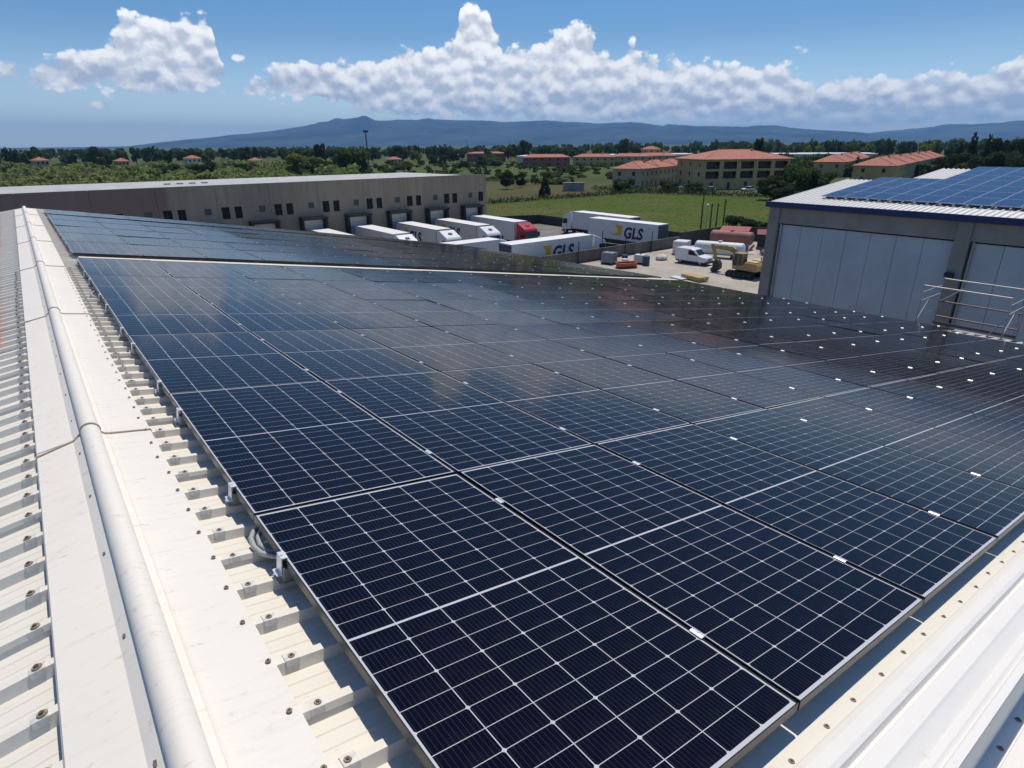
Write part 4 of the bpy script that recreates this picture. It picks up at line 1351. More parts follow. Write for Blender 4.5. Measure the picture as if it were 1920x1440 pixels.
# heap of dark scrap
sr = random.Random(5)
t = thing('scrap_heap', 'heap of dark scrap parts behind the excavator', 'scrap', (76.5, 42.6, ZY))
for k_ in range(26):
    mb = MB(); mb.M = Matrix.Translation((sr.gauss(0, 1.6), sr.gauss(0, 1.2), sr.uniform(.15, .9))) @ Euler((sr.uniform(-.7, .7), sr.uniform(-.7, .7), sr.uniform(0, 3))).to_matrix().to_4x4()
    if k_ % 3:
        mb.box(-sr.uniform(.2, .7), sr.uniform(.2, .7), -.2, .2, -.15, .15)
    else:
        mb.cyl((-.5, 0, 0), (.5, 0, 0), .18, n=8)
    mb.build('scrap_piece', sr.choice([CHASSIS, FENCE, BLUE_B, GALV, RUST]), t)
# tall poles by the meadow
for k_, (x_, y_, h_, lab) in enumerate(((90.0, 63.4, 7.6, 'tallest dark pole at the meadow edge'), (91.0, 62.3, 5.6, 'short dark pole right beside the tallest one'), (90.6, 60.9, 5.8, 'dark pole in the middle of the group at the meadow edge'), (89.4, 58.8, 6.6, 'rightmost dark pole of the group at the meadow edge'))):
    mb = MB(); mb.cyl((0, 0, 0), (0, 0, h_), .14, .09, n=8); o = mb.build('utility_pole', BARK, None, (x_, y_, 0))
    tag(o, lab, 'pole')
    mb = MB(); mb.box(-.35, .35, -.04, .04, h_ - .5, h_ - .42); mb.cyl((-.3, 0, h_ - .42), (-.3, 0, h_ - .28), .04, n=6); mb.cyl((.3, 0, h_ - .42), (.3, 0, h_ - .28), .04, n=6); mb.build('crossarm', BARK, o)
mb = MB(); mb.cyl((0, 0, 0), (0, 0, 5.2), .06, .05, n=8); o = mb.build('street_lamp', GALV, None, (90.2, 62.6, 0))
tag(o, 'slim lamp post with round white head among the dark poles', 'lamp')
mb = MB(); mb.ball((0, 0, 5.35), .26, 12, 8); mb.build('lamp_head', WHITE, o, smooth=True)

# ================================================================== GREY WAREHOUSE AT RIGHT
WX = 30.0
wh = thing('warehouse', 'grey-blue panelled warehouse with navy fascia at the right', 'building', (WX, 0, 0))
YC, YB, SL = 17.07, -34.0, 0.0992
ZF = 12.18
pil = [YC - 0.27 - 8.27 * k for k in range(7)]
for k_, y_ in enumerate(pil):
    mb = MB(); mb.box(-0.12, 0.4, y_ - .27, y_ + .27, 0, 11.975); mb.build('pillar', PILLAR, wh, bevel=.02)
for k_ in range(6):
    y1, y0 = pil[k_] - .273, pil[k_ + 1] + .273
    mb = MB(); mb.box(-0.02, 0.35, y0, y1, 11.22, 11.97); mb.build('beam', PILLAR, wh)
    n_ = 7
    for i in range(n_):
        a = y0 + .06 + (y1 - y0 - .12) * i / n_; b_ = y0 + .06 + (y1 - y0 - .12) * (i + 1) / n_
        mb = MB(); mb.box(0.12 + (i % 2) * .006, 0.3, a + .008, b_ - .008, 0.1, 11.14); mb.build('wall_panel', GREYBLUE, wh)
    mb = MB(); mb.box(0.2, 0.34, y0 + .01, y1 - .01, 0.05, 11.21); mb.build('wall_backing', CHASSIS, wh)
    mb = MB(); mb.cyl((.02, y1 - .12, .2), (.02, y1 - .12, 11.2), .045, n=8); mb.build('downpipe', GALV, wh)
mb = MB(); mb.box(-.19, 0.2, YB, YC + .12, 11.98, 12.02); mb.build('beam_cap', CONC_D, wh)
mb = MB(); mb.box(-.28, -.20, YB, YC + .16, 11.985, ZF + .04); mb.box(-.28, -.1, YB, YC + .16, ZF + .04, ZF + .07); mb.build('fascia', BLUE_F, wh)
mb = MB(); mb.box(-.19, 8.1, YC + .125, YC + .16, 12.03, 12.09)
mb.build('gable_trim', BLUE_F, wh)
mb = MB(); mb.box(0.35, 8.0, YC - .3, YC - .05, 0, 11.8); mb.box(8.0, 13.6, 13.6, 13.85, 0, 12.6); mb.box(13.3, 13.6, YB, 13.6, 0, 12.6)
mb.build('gable_wall', CONC, wh)


def wroof(x_, y_, dz=0):
    return (x_, y_, ZF + .02 + SL * x_ + dz)


def corr(name, x0, x1, y0, y1, m):
    """corrugated sheet ~1 m wide with ribs that run up the slope"""
    mb = MB()
    n = max(1, int(round((y1 - y0) / .25)))
    w = (y1 - y0) / n
    pr_ = []
    for k in range(n):
        o = y0 + k * w
        pr_ += [(o, 0), (o + w * .5, 0), (o + w * .6, .045), (o + w * .8, .045), (o + w * .9, 0)]
    pr_.append((y1, 0))
    for a, b_ in zip(pr_[:-1], pr_[1:]):
        mb.poly([wroof(x0, a[0], a[1]), wroof(x1, a[0], a[1]), wroof(x1, b_[0], b_[1]), wroof(x0, b_[0], b_[1])])
    return mb.build(name, m, wh)


for k_ in range(28):
    y1 = YC + .10 - k_ * 1.5
    y0 = y1 - 1.5
    if y0 < YB:
        break
    corr('roof_sheet', -.09, 7.95 if y1 > 14.5 else 13.1, y0 + .003, y1, WHITE_SHEET)
mb = MB(); mb.poly([wroof(7.95, YC + .1, 0), wroof(7.95, 13.9, 0), (8.05, 13.9, 12.0), (8.05, YC + .1, 12.0)])
mb.build('step_flashing', WHITE_SHEET, wh)
# bulkhead lamp on the second pillar
mb = MB(); mb.box(-.34, -.125, pil[1] - .16 + .1, pil[1] + .16 + .1, 9.72, 9.92); lp_ = mb.build('wall_lamp', CHASSIS, wh, bevel=.02)
mb = MB(); mb.box(-.32, -.15, pil[1] - .12 + .1, pil[1] + .12 + .1, 9.69, 9.719); mb.build('lens', LAMP, lp_)

# array on that roof
QW, QL = 0.985, 1.62
mb = MB()
for (x0, x1, y0, y1) in ((0, .03, 0, QW), (QL - .03, QL, 0, QW), (.03, QL - .03, 0, .03), (.03, QL - .03, QW - .03, QW)):
    mb.box(x0, x1, y0, y1, -.04, 0)
frame2 = mb.mesh('frame', mat('frame_silver', (0.30, 0.36, 0.48), 0.35, 0.5))
mb = MB(); mb.box(.03, QL - .03, .03, QW - .03, -.012, -.006)
back2 = mb.mesh('backsheet', mat('backsheet_blue', (0.16, 0.22, 0.36), 0.15))
ma = MB()
for i in range(10):
    for j in range(6):
        x_ = .045 + i * .154; y_ = .036 + j * .1535
        ma.add([(x_, y_, 0), (x_ + .146, y_, 0), (x_ + .146, y_ + .1455, 0), (x_, y_ + .1455, 0)], [(0, 1, 2, 3)])
cells2 = ma.mesh('cells', CELL_P)
mb = MB(); mb.box(0, QL, -.02, .02, -.12, -.045); rail2 = mb.mesh('rail', ALU_D)
ang = math.atan(SL)
wnames = ['lowest row', 'second row', 'third row', 'fourth row', 'fifth row', 'sixth row', 'topmost row']
for r_ in range(7):
    for c_ in range(11):
        if r_ >= 4 and c_ < 3:
            continue
        x_ = 1.62 + r_ * (QL + .03) * cos(ang)
        y1 = 15.38 - c_ * (QW + .02)
        M = Matrix.Translation((WX + x_, y1 - QW, wroof(x_, 0, .165)[2])) @ Euler((pr.gauss(0, .0015), -ang + pr.gauss(0, .0015), 0)).to_matrix().to_4x4()
        o = thing('solar_panel', 'blue solar panel %s from the left in the %s on the grey warehouse roof' % (ORD1[c_], wnames[r_]), 'solar panel', group='blue panels on the grey warehouse', matrix=M)
        link('frame', frame2, o); link('backsheet', back2, o); q = link('cells', cells2, o, loc=(0, 0, -.0055)); q['kind'] = 'stuff'
        if r_ == 0:
            link('rail', rail2, o, loc=(-.25, .25, 0)); link('rail', rail2, o, loc=(-.25, .75, 0))

# ================================================================== SCAFFOLD TOWER
scf = thing('scaffold_tower', 'galvanised scaffold tower with red rails rising behind the roof edge', 'scaffold', (0, 0, 0))
S0, S1, YA, YB2 = 19.6, 21.05, 6.2, 4.15
def stube(nm, a, b_, m=GALV, r=.018):
    mb = MB(); mb.cyl(a, b_, r, n=8); mb.build(nm, m, scf)
for (x_, y_) in ((S0, YA), (S1, YA), (S0, YB2), (S1, YB2)):
    stube('standard', (x_, y_, .05), (x_, y_, 11.24 if x_ == S0 else 11.26))
    mb = MB(); mb.box(x_ - .08, x_ + .08, y_ - .08, y_ + .08, .03, .05); mb.build('base_plate', CHASSIS, scf)
for y_ in (YA, YB2):
    for zz in (10.78, 11.02, 8.7, 6.7, 4.7, 2.7):
        stube('ledger', (S0, y_, zz), (S1, y_, zz))
    stube('frame_brace', (S0, y_, 10.2), (S0 + .7, y_, 10.78)); stube('frame_brace', (S1, y_, 10.2), (S1 - .7, y_, 10.78))
    for zz in (2.7, 4.7, 6.7):
        stube('brace', (S0, y_, zz), (S1, y_, zz + 2))
for x_ in (S0, S1):
    stube('guard_rail', (x_, YA, 11.22), (x_, YB2, 11.22))
    for zz in (2.7, 4.7, 6.7, 8.7):
        stube('ledger', (x_, YA, zz), (x_, YB2, zz))
stube('mid_rail', (S1, YA, 10.55), (S1, YB2, 10.55), REDTUBE, .022)
stube('mid_rail', (S1, YA, 10.10), (S1, YB2, 10.10), REDTUBE, .022)
stube('brace', (S1, YA, 10.2), (S0 + .3, YB2 + 1.2, 11.2)) if False else None
stube('brace', (S0, YA, 10.1), (S0, YA - .3, 10.55)); stube('brace', (S0, YB2, 10.75), (S0, YB2 + .35, 10.05)); stube('brace', (S1, YA - .05, 10.55), (S1, YA - .55, 11.0))
mb = MB(); mb.box(S1 - .03, S1, YB2, YA, 9.86, 9.94); mb.build('toe_board', REDTUBE, scf)
for k_ in range(3):
    mb = MB(); mb.box(S0 + .05 + k_ * .46, S0 + .49 + k_ * .46, YB2 + .02, YA - .02, 9.78, 9.83); mb.build('deck_plank', GALV, scf)

# ================================================================== HOUSES
def house(name, label, loc, rz, w, d, floors, wallm, roofm=None, fh=3.0, roofh=2.2, ov=0.6, wins=4, loggia=False, group=None, side_wins=2, detail=True, hip=True):
    """front faces local -Y; loc is the middle of the front base"""
    t = thing(name, label, 'house' if name != 'apartment_block' else 'building', loc, rz, group)
    roofm = roofm or TILE
    H_ = floors * fh + 0.4
    ops = []; kinds = []
    rr = random.Random(hash(label) % 9999 if False else len(label) * 7 + int(loc[0]))
    if detail:
        bw = w / wins
        for fl_ in range(floors):
            for k in range(wins):
                cx = -w / 2 + bw * (k + .5)
                if loggia and fl_ > 0:
                    o_ = (cx - bw * .38, cx + bw * .38, fl_ * fh + .35, fl_ * fh + 2.75); kd = 'loggia'
                elif fl_ == 0 and k % 2 == 1:
                    o_ = (cx - .6, cx + .6, 0.02, 2.3); kd = 'door'
                else:
                    o_ = (cx - .65, cx + .65, fl_ * fh + .95, fl_ * fh + 2.4); kd = 'window'
                ops.append(o_); kinds.append(kd)
    mb = MB()
    wall_open(mb, w, H_, ops, 0.25 if not loggia else 0.3, -w / 2)
    mb.poly([(w / 2, 0, 0), (w / 2, d, 0), (w / 2, d, H_), (w / 2, 0, H_)])
    mb.poly([(-w / 2, d, 0), (-w / 2, 0, 0), (-w / 2, 0, H_), (-w / 2, d, H_)])
    mb.poly([(w / 2, d, 0), (-w / 2, d, 0), (-w / 2, d, H_), (w / 2, d, H_)])
    mb.build('wall', wallm, t)
    if detail:
        for o_, kd in zip(ops, kinds):
            dp = 1.3 if kd == 'loggia' else 0.2
            if kd == 'loggia':
                mb = MB(); a, b_, c_, e_ = o_
                mb.box(a - .1, b_ + .1, dp, dp + .1, c_ - .1, e_ + .1)
                wv = mb.build('window', GLASS, t)
                mb = MB(); mb.box(a, b_, .3, dp, c_ - .06, c_); mb.build('balcony_floor', wallm, wv)
                mb = MB()
                mb.box(a, b_, -.04, .02, c_ + 1.0, c_ + 1.06); mb.box(a, b_, -.03, .01, c_ + .05, c_ + .11)
                n_ = int((b_ - a) / .14)
                for i in range(n_):
                    x_ = a + (b_ - a) * (i + .5) / n_
                    mb.box(x_ - .025, x_ + .025, -.03, .01, c_ + .11, c_ + 1.0)
                mb.build('railing', RAIL, wv)
            else:
                mb = MB(); a, b_, c_, e_ = o_
                mb.box(a - .05, b_ + .05, dp, dp + .05, c_ - .02, e_ + .05)
                wv = mb.build('window' if kd == 'window' else 'door', GLASS if kd == 'window' else mat('door_dark', (0.05, 0.045, 0.045), .6), t)
                if kd == 'window':
                    mb = MB(); mb.box(a - .1, b_ + .1, -.08, .1, c_ - .1, c_ - .003); mb.build('sill', WALL_W, wv)
        for s_ in (-1, 1):
            for fl_ in range(floors):
                for k in range(side_wins):
                    y_ = d * (k + .5) / side_wins
                    mb = MB(); x_ = s_ * w / 2
                    mb.box(min(x_ + s_ * .003, x_ + s_ * .05), max(x_ + s_ * .003, x_ + s_ * .05), y_ - .55, y_ + .55, fl_ * fh + 1.0, fl_ * fh + 2.4)
                    mb.build('window', GLASS, t)
    # hipped roof
    mb = MB()
    x0, x1, y0, y1 = -w / 2 - ov, w / 2 + ov, -ov, d + ov
    ins = min((y1 - y0) / 2, (x1 - x0) / 2 - .3) if hip else 0
    ym = (y0 + y1) / 2
    r0, r1 = (x0 + ins, ym, H_ + roofh), (x1 - ins, ym, H_ + roofh)
    z0_ = H_ - .02
    A, B_, C_, D_ = (x0, y0, z0_), (x1, y0, z0_), (x1, y1, z0_), (x0, y1, z0_)
    mb.poly([A, B_, r1, r0]); mb.poly([B_, C_, r1]); mb.poly([C_, D_, r0, r1]); mb.poly([D_, A, r0]); mb.poly([D_, C_, B_, A])
    rf = mb.build('roof', roofm, t)
    mb = MB(); mb.box(x0 - .04, x1 + .04, y0 - .06, y0 - .003, z0_ - .18, z0_ + .02); mb.box(x1 + .003, x1 + .06, y0, y1, z0_ - .18, z0_ + .02); mb.box(x0 - .06, x0 - .003, y0, y1, z0_ - .18, z0_ + .02)
    mb.build('eaves_gutter', mat('eaves_pale', (0.48, 0.36, 0.28), .8), rf)
    if detail:
        mb = MB(); mb.box(w * .18, w * .18 + .7, ym - 1.8, ym - 1.1, H_ + roofh * .3, H_ + roofh + .35); mb.build('chimney', WALL_C, rf)
        mb = MB(); mb.tube([A, r0], .14, 6); mb.tube([B_, r1], .14, 6); mb.tube([r0, r1], .14, 6); mb.build('ridge_tile', roofm, rf)
    return t


# apartment block: left front corner (186,134), right front corner (214,121)
pa, pb = Vector((187.5, 133.2, 0)), Vector((216.5, 118.5, 0))
dv = pb - pa
house('apartment_block', 'three-storey yellow apartment block with red hipped roof and dark loggias', tuple((pa + pb) / 2), atan2(dv.y, dv.x), dv.length, 21.0, 3, WALL_Y, fh=3.15, roofh=3.0, ov=1.0, wins=5, loggia=True, side_wins=3)
# terrace running away to the right of the row left of the block
row_labels = ['terraced house with red roof at the near left end of the row', 'second terraced house from the left end of the red-roofed row', 'third terraced house from the left end of the red-roofed row', 'terraced house of the red-roofed row half hidden by the apartment block']
ra, rb = Vector((178.0, 153.0, 0)), Vector((248.0, 177.5, 0))
for k_ in range(4):
    p = ra.lerp(rb, (k_ + .5) / 4)
    dv = rb - ra
    house('terraced_house', row_labels[k_], tuple(p), atan2(dv.y, dv.x), dv.length / 4 - .3, 11.0, 2, WALL_C, fh=3.1, roofh=2.4, ov=.5, wins=4, group='red-roofed terrace left of the apartment block', side_wins=2)
ra, rb = Vector((300, 138, 0)), Vector((415, 177, 0))
for k_ in range(3):
    p = ra.lerp(rb, (k_ + .5) / 3); dv = rb - ra
    house('terraced_house', ['red-roofed cream house just right of the apartment block', 'second red-roofed house right of the apartment block', 'farthest red-roofed house in the short row right of the apartment block'][k_], tuple(p), atan2(dv.y, dv.x), dv.length / 3 - 1, 13.0, 2, WALL_Y if k_ == 0 else WALL_C, fh=3.1, roofh=3.0, ov=.6, wins=5, group='short red-roofed row right of the apartment block')
ra, rb = Vector((262, 102, 0)), Vector((458, 152, 0))
ln = ['nearest', 'second', 'third', 'fourth', 'fifth', 'farthest']
for k_ in range(6):
    p = ra.lerp(rb, (k_ + .5) / 6); dv = rb - ra
    house('terraced_house', '%s house of the long receding red-roofed terrace above the grey warehouse' % ln[k_], tuple(p), atan2(dv.y, dv.x), dv.length / 6 - 1, 14.0, 2, WALL_C if k_ % 2 else WALL_Y, fh=3.1, roofh=3.0, ov=.6, wins=5, group='long receding red-roofed terrace')
# red building and long sheds in the middle distance
house('farm_building', 'dark red two-storey building alone among the fields', (352, 490, 0), radians(-36), 36, 14, 2, WALL_R, mat('tile_dull', (0.40, 0.17, 0.13), .85, var=.15), fh=3.6, roofh=1.3, ov=.8, wins=7, hip=True)
for k_, (x_, y_, w_, lab, wm_) in enumerate(((306, 352, 34, 'long low brownish house left in the distant row of red roofs', WALL_R), (334, 331, 30, 'low yellowish house in the middle of the distant row of red roofs', WALL_Y), (362, 320, 30, 'low red-roofed house right in the distant row beyond the terrace', WALL_C), (392, 322, 30, 'distant red-roofed house with raised upper storey beyond the terrace', WALL_C))):
    house('distant_house', lab, (x_, y_, 0), radians(-42), w_, 12, 2, wm_, fh=3.0, roofh=2.0, wins=6, group='distant row of red roofs')
house('distant_house', 'upper storey block of the distant red-roofed house beyond the terrace', (402, 336, 4.5), radians(-42), 14, 10, 2, WALL_C, fh=3.0, roofh=2.2, wins=3)
for k_, (x_, y_, w_, lab) in enumerate(((318, 372, 36, 'long pale flat-roofed shed behind the distant red roofs at left'), (372, 352, 22, 'small pale shed roof between the distant red roofs'), (430, 330, 24, 'white tin-roofed shed beyond the terrace'), (500, 240, 60, 'long pale greenhouse roof above the receding terrace'), (470, 262, 40, 'smaller pale shed left of the long greenhouse roof'))):
    house('shed', lab, (x_, y_, 0), radians(-42 if k_ < 3 else -60), w_, 12, 2, WALL_W, mat('tin_pale', (0.62, 0.64, 0.66), .5), fh=3.2, roofh=.8, wins=4, detail=False, group='pale sheds in the distance')
for (a_, D_, zt, w_, lab, wm_) in ((1.92, 520, 13.0, 12, 'small pinkish house among the far trees at the left edge', WALL_C), (6.91, 540, 11.4, 12, 'little orange-roofed house in the left treeline', WALL_Y), (11.79, 540, 12.6, 16, 'pale pink villa among the left trees', WALL_W), (16.42, 540, 10.5, 13, 'orange-roofed house left of the two big trees', WALL_C), (27.75, 560, 9.5, 18, 'orange-roofed house right of the tall lamp mast', WALL_Y), (31.43, 560, 8.8, 12, 'tiny red roof left of the dark red building', WALL_C)):
    p = polar(a_, D_)
    house('distant_house', lab, (p.x, p.y, zt - 11.9), radians(-a_ + 20), w_ * .62, 8, 2, wm_, fh=3.0, roofh=2.0, wins=3, group='houses in the left treeline')
# stone hut
t = thing('ruin', 'small grey stone hut in the field right of the conifer', 'hut', (150, 158, 0), radians(-40))
mb = MB(); wall_open(mb, 7, 2.6, [(-1, .1, .02, 2.0)], .3, -3.5); mb.box(-3.5, 3.5, .31, 4, 0, 2.5); mb.build('wall', CONC, t)
mb = MB(); mb.box(-3.7, 3.7, -.2, 4.2, 2.6, 2.75); mb.build('roof', CONC_D, t)


def car(label, loc, rz, m):
    t = thing('car', label, 'car', loc, rz)
    mb = MB(); mb.prism([(-2.1, .35), (2.1, .35), (2.15, .7), (1.2, .92), (-1.9, .95), (-2.15, .75)], -.85, .85, 'x'); b_ = mb.build('body', m, t, bevel=.06)
    mb = MB(); mb.prism([(-1.8, .93), (1.1, .93), (.45, 1.42), (-1.3, 1.42)], -.74, .74, 'x'); g_ = mb.build('cabin', GLASS, b_)
    mb = MB(); mb.box(-.70, .70, -1.25, .42, 1.42, 1.46); mb.build('roof', m, b_)
    for s_ in (-1, 1):
        for y_ in (-1.3, 1.3):
            wheel(t, s_ * .74, y_, .62)


car('small white car parked left of the apartment block', (183, 127, 0), radians(40), WHITE)
car('white car parked in front of the apartment block', (193, 119, 0), radians(64), WHITE)
car('white car at the left corner of the apartment block, farther back', (187, 140, 0), radians(30), WHITE)
car('silver car parked by the receding terrace', (270, 92, 0), radians(70), GALV)
car('white car parked among hedges by the receding terrace', (238, 84, 0), radians(60), WHITE)
# floodlight mast
p = polar(25.4, 430)
t = thing('light_mast', 'tall dark floodlight mast rising above the big trees', 'mast', tuple(p))
mb = MB(); mb.cyl((0, 0, 0), (0, 0, 23.2), .5, .3, n=10); mb.build('pole', CHASSIS, t)
mb = MB(); mb.cyl((0, 0, 22.8), (0, 0, 23.2), 1.5, n=14); mb.build('head_ring', CHASSIS, t)
for k_ in range(8):
    a = k_ * pi / 4
    mb = MB(); mb.M = Matrix.Translation((1.4 * cos(a), 1.4 * sin(a), 23.4)) @ Matrix.Rotation(a, 4, 'Z'); mb.box(-.25, .25, -.45, .45, -.1, .7); mb.build('floodlight', CHASSIS, t)
p = polar(34.0, 480)
t = thing('antenna_mast', 'thin antenna mast left of the dark red building', 'mast', tuple(p))
mb = MB(); mb.cyl((0, 0, 0), (0, 0, 19), .16, .08, n=6); mb.build('pole', CHASSIS, t)
mb = MB(); mb.box(-.6, .6, -.05, .05, 17.5, 17.6); mb.build('crossarm', CHASSIS, t)

# ================================================================== TREES
def crown_mesh(seed, kind, n, leaf):
    r = random.Random(seed)
    mb = MB()
    lobes = []
    if kind == 'conifer':
        for k in range(9):
            z = .08 + .84 * k / 8
            for q in range(5 if k < 7 else 2):
                a = r.uniform(0, 2 * pi); rad = (1 - z) * .62 + .06
                lobes.append((rad * cos(a) * .8, rad * sin(a) * .8, z, .10 + .16 * (1 - z)))
    else:
        nl = 13 if kind == 'round' else 10
        for k in range(nl):
            a = r.uniform(0, 2 * pi); zz = r.uniform(.16, .86) if kind == 'round' else r.uniform(.08, .72)
            env = sqrt(max(0.05, 1 - (2 * zz - 1) ** 2)) if kind == 'round' else sqrt(max(.05, 1 - zz ** 2))
            rad = env * r.uniform(.25, .72)
            lobes.append((rad * cos(a), rad * sin(a), zz, r.uniform(.20, .36)))
    wsum = [l[3] ** 2 for l in lobes]
    for i in range(n):
        l = r.choices(lobes, wsum)[0]
        d = Vector((r.gauss(0, 1), r.gauss(0, 1), r.gauss(0, 1) * .9 + .15)).normalized()
        rr = l[3] * (r.uniform(.55, 1.0) ** .5) * r.uniform(.85, 1.12)
        c = Vector((l[0], l[1], l[2])) + Vector((d.x * rr, d.y * rr, d.z * rr * .62))
        nrm = (d + Vector((r.gauss(0, .55), r.gauss(0, .55), r.gauss(0, .55)))).normalized()
        u = nrm.orthogonal().normalized()
        u = Matrix.Rotation(r.uniform(0, 6.28), 3, nrm) @ u
        w = nrm.cross(u)
        s = leaf * r.uniform(.6, 1.35)
        mb.poly([tuple(c + u * s), tuple(c + w * s * .7 + u * s * .2), tuple(c - u * s), tuple(c - w * s * .7 - u * .1 * s)])
    return mb


LEAFM = {'dark': LEAF_D, 'mid': LEAF_M, 'light': LEAF_L, 'conifer': LEAF_C, 'bush': LEAF_M, 'olive': LEAF_L}
crowns = {}
for key, kind, n, leaf, cnt in (('near', 'round', 2600, .060, 3), ('far', 'round', 420, .13, 5), ('conifer', 'conifer', 1500, .055, 3), ('bush', 'bush', 1700, .070, 3), ('farbush', 'bush', 320, .14, 4)):
    for mk in (('dark', 'mid', 'light') if key != 'conifer' else ('conifer',)):
        crowns[(key, mk)] = [crown_mesh(hash_ * 17 + 5, kind, n, leaf).mesh('crown', LEAFM[mk]) for hash_ in range(cnt)]
mb = MB(); mb.cyl((0, 0, -.05), (0, 0, .55), .035, .022, n=7); mb.cyl((0, 0, .42), (.16, .06, .72), .018, .008, n=5); mb.cyl((0, 0, .40), (-.14, .10, .70), .018, .008, n=5); mb.cyl((0, 0, .45), (.02, -.16, .74), .016, .007, n=5)
trunk_me = mb.mesh('trunk', BARK)
tr_ = random.Random(21)


def tree(label, p, h, rad, key, mk, group=None, name='tree', cat='tree', base=None):
    t = thing(name, label, cat, tuple(p), tr_.uniform(0, 6.28), group)
    o = link('trunk', trunk_me, t); o.scale = (h * .6, h * .6, h)
    o = link('crown', tr_.choice(crowns[(key, mk)]), t)
    b0 = (.12 if key in ('near', 'far') else .0) if base is None else base
    o.scale = (rad * 1.12, rad * 1.12, h * (1 - b0))
    o.location = (0, 0, h * b0)
    return t


def lst(l):
    return l


for (a_, D_, zt, rad, key, mk, lab) in (
    (9.56, 386, 7.9, 8.6, 'bush', 'dark', 'broad dark bush in the scrub, left of its twin'), (12.36, 366, 8.7, 7.3, 'bush', 'dark', 'rounded dark bush in the scrub, right of its twin'),
    (5.21, 540, 15.4, 6.5, 'near', 'mid', 'tall grey-green bush standing out of the left scrub'), (19.91, 377, 12.5, 11.8, 'bush', 'light', 'large yellow-green tree behind the dock building'),
    (24.16, 364, 16.4, 13.3, 'bush', 'mid', 'largest dark green tree behind the dock building, below the mast'), (21.4, 520, 17.1, 5.5, 'near', 'dark', 'dark round tree on the horizon between the two big trees'),
    (39.15, 560, 18.0, 6.0, 'near', 'dark', 'dark round tree on the horizon right of the red building'), (40.93, 192, 6.6, 2.5, 'conifer', 'conifer', 'dark conical tree standing alone in the rough field'),
    (37.51, 229, 6.2, 3.2, 'near', 'dark', 'dark tree left of the lone cone, the bigger of a pair'), (38.68, 237, 5.1, 2.3, 'near', 'dark', 'smaller dark tree right beside the pair of dark trees'),
    (43.36, 227, 4.3, 1.7, 'conifer', 'conifer', 'small dark cone-shaped tree right of the larger cone'), (47.74, 214, 5.3, 5.0, 'bush', 'mid', 'broad green bush before the left end of the terrace'),
    (51.88, 218, 4.2, 4.2, 'bush', 'dark', 'dark bush before the middle of the terrace'), (53.9, 215, 3.6, 3.4, 'bush', 'dark', 'low dark bush left of the apartment block'), (58.64, 330, 17.5, 3.0, 'near', 'dark', 'round dark tree rising above the apartment block roof'),
    (47.65, 520, 18.2, 6.6, 'near', 'dark', 'dark tree with pointed top on the horizon above the terrace'), (62.3, 196, 9.2, 6.0, 'near', 'mid', 'large green tree hiding the right end of the apartment block'),
    (63.6, 196, 7.6, 5.0, 'near', 'mid', 'green tree between apartment block and grey warehouse'), (60.2, 192, 6.3, 4.6, 'near', 'dark', 'dark tree before the apartment block, left of the big green one'), (61.4, 188, 4.6, 4.6, 'bush', 'dark', 'dark low bush at the far corner of the meadow'),
    (66.39, 290, 7.4, 6.4, 'bush', 'mid', 'bright green rounded tree before the receding terrace'), (68.0, 292, 5.0, 4.0, 'bush', 'dark', 'dark bush right of the rounded tree by the terrace'),
    (72.6, 405, 15.2, 4.2, 'conifer', 'conifer', 'leftmost tall conifer of the dark clump at right'), (73.3, 400, 19.4, 4.8, 'conifer', 'conifer', 'tallest conifer of the dark clump at right'), (74.15, 410, 18.4, 5.0, 'conifer', 'conifer', 'second tallest conifer of the dark clump at right'),
    (75.0, 380, 15.8, 5.2, 'near', 'dark', 'dark broad tree right of the conifers at the right edge'), (76.0, 380, 16.6, 5.2, 'near', 'dark', 'dark tree at the very right edge of the picture'), (74.9, 330, 11.2, 6.4, 'near', 'dark', 'lower dark tree below the conifers, right one'),
    (73.4, 320, 10.4, 6.2, 'near', 'dark', 'lower dark tree below the conifers, middle one'), (71.9, 330, 9.8, 5.2, 'near', 'dark', 'lower dark tree below the conifers, left one'), (76.2, 320, 11.0, 6.0, 'near', 'dark', 'lower dark tree at the right edge'),
    (57.81, 116, 3.6, 2.6, 'bush', 'dark', 'dark shrub at the meadow edge behind the dark red shed'), (59.4, 114, 3.2, 2.6, 'bush', 'dark', 'dark shrub right of the other one behind the sheds'), (50.8, 97.5, 4.0, 1.3, 'bush', 'dark', 'dark ivy-like shrub at the corner of the wall beside the parked trailer')):
    tree(lab, polar(a_, D_), zt, rad, key, mk)

# treeline on the horizon: individual trees in bands of distance
n_t = 0
sect = [(-4, 8, 'left edge'), (8, 19, 'left mountain foot'), (19, 32, 'lamp mast'), (32, 46, 'red building'), (46, 60, 'terrace'), (60, 80, 'right edge')]
a_ = -3.0
while a_ < 79 and n_t < 215:
    for (D0, D1, h0, h1, pr_) in ((560, 760, 10.5, 15.5, .8), (420, 540, 5.0, 9.0, .34)):
        if tr_.random() > pr_:
            continue
        D_ = tr_.uniform(D0, D1)
        aa = a_ + tr_.uniform(-.3, .3)
        if D_ < 540 and 38 < aa < 72:
            continue
        if 62 < aa:
            h_ = tr_.uniform(h0 + 1, h1 + 2)
        else:
            h_ = tr_.uniform(h0, h1)
        if D_ < 540 and aa < 30:
            h_ *= .75
        sec = [s for s in sect if s[0] <= aa < s[1]]
        sec = sec[0][2] if sec else 'right edge'
        far_ = 'far' if D_ > 550 else 'nearer'
        mk = tr_.choices(['dark', 'mid', 'light'], [6, 2, .6])[0]
        tree('%s %s tree in the treeline by the %s' % ({'dark': 'dark', 'mid': 'green', 'light': 'pale'}[mk], far_, sec), polar(aa, D_), h_, tr_.uniform(4.0, 7.5), 'far', mk, 'horizon treeline by the ' + sec, 'tree')
        n_t += 1
    a_ += tr_.uniform(.5, .85)

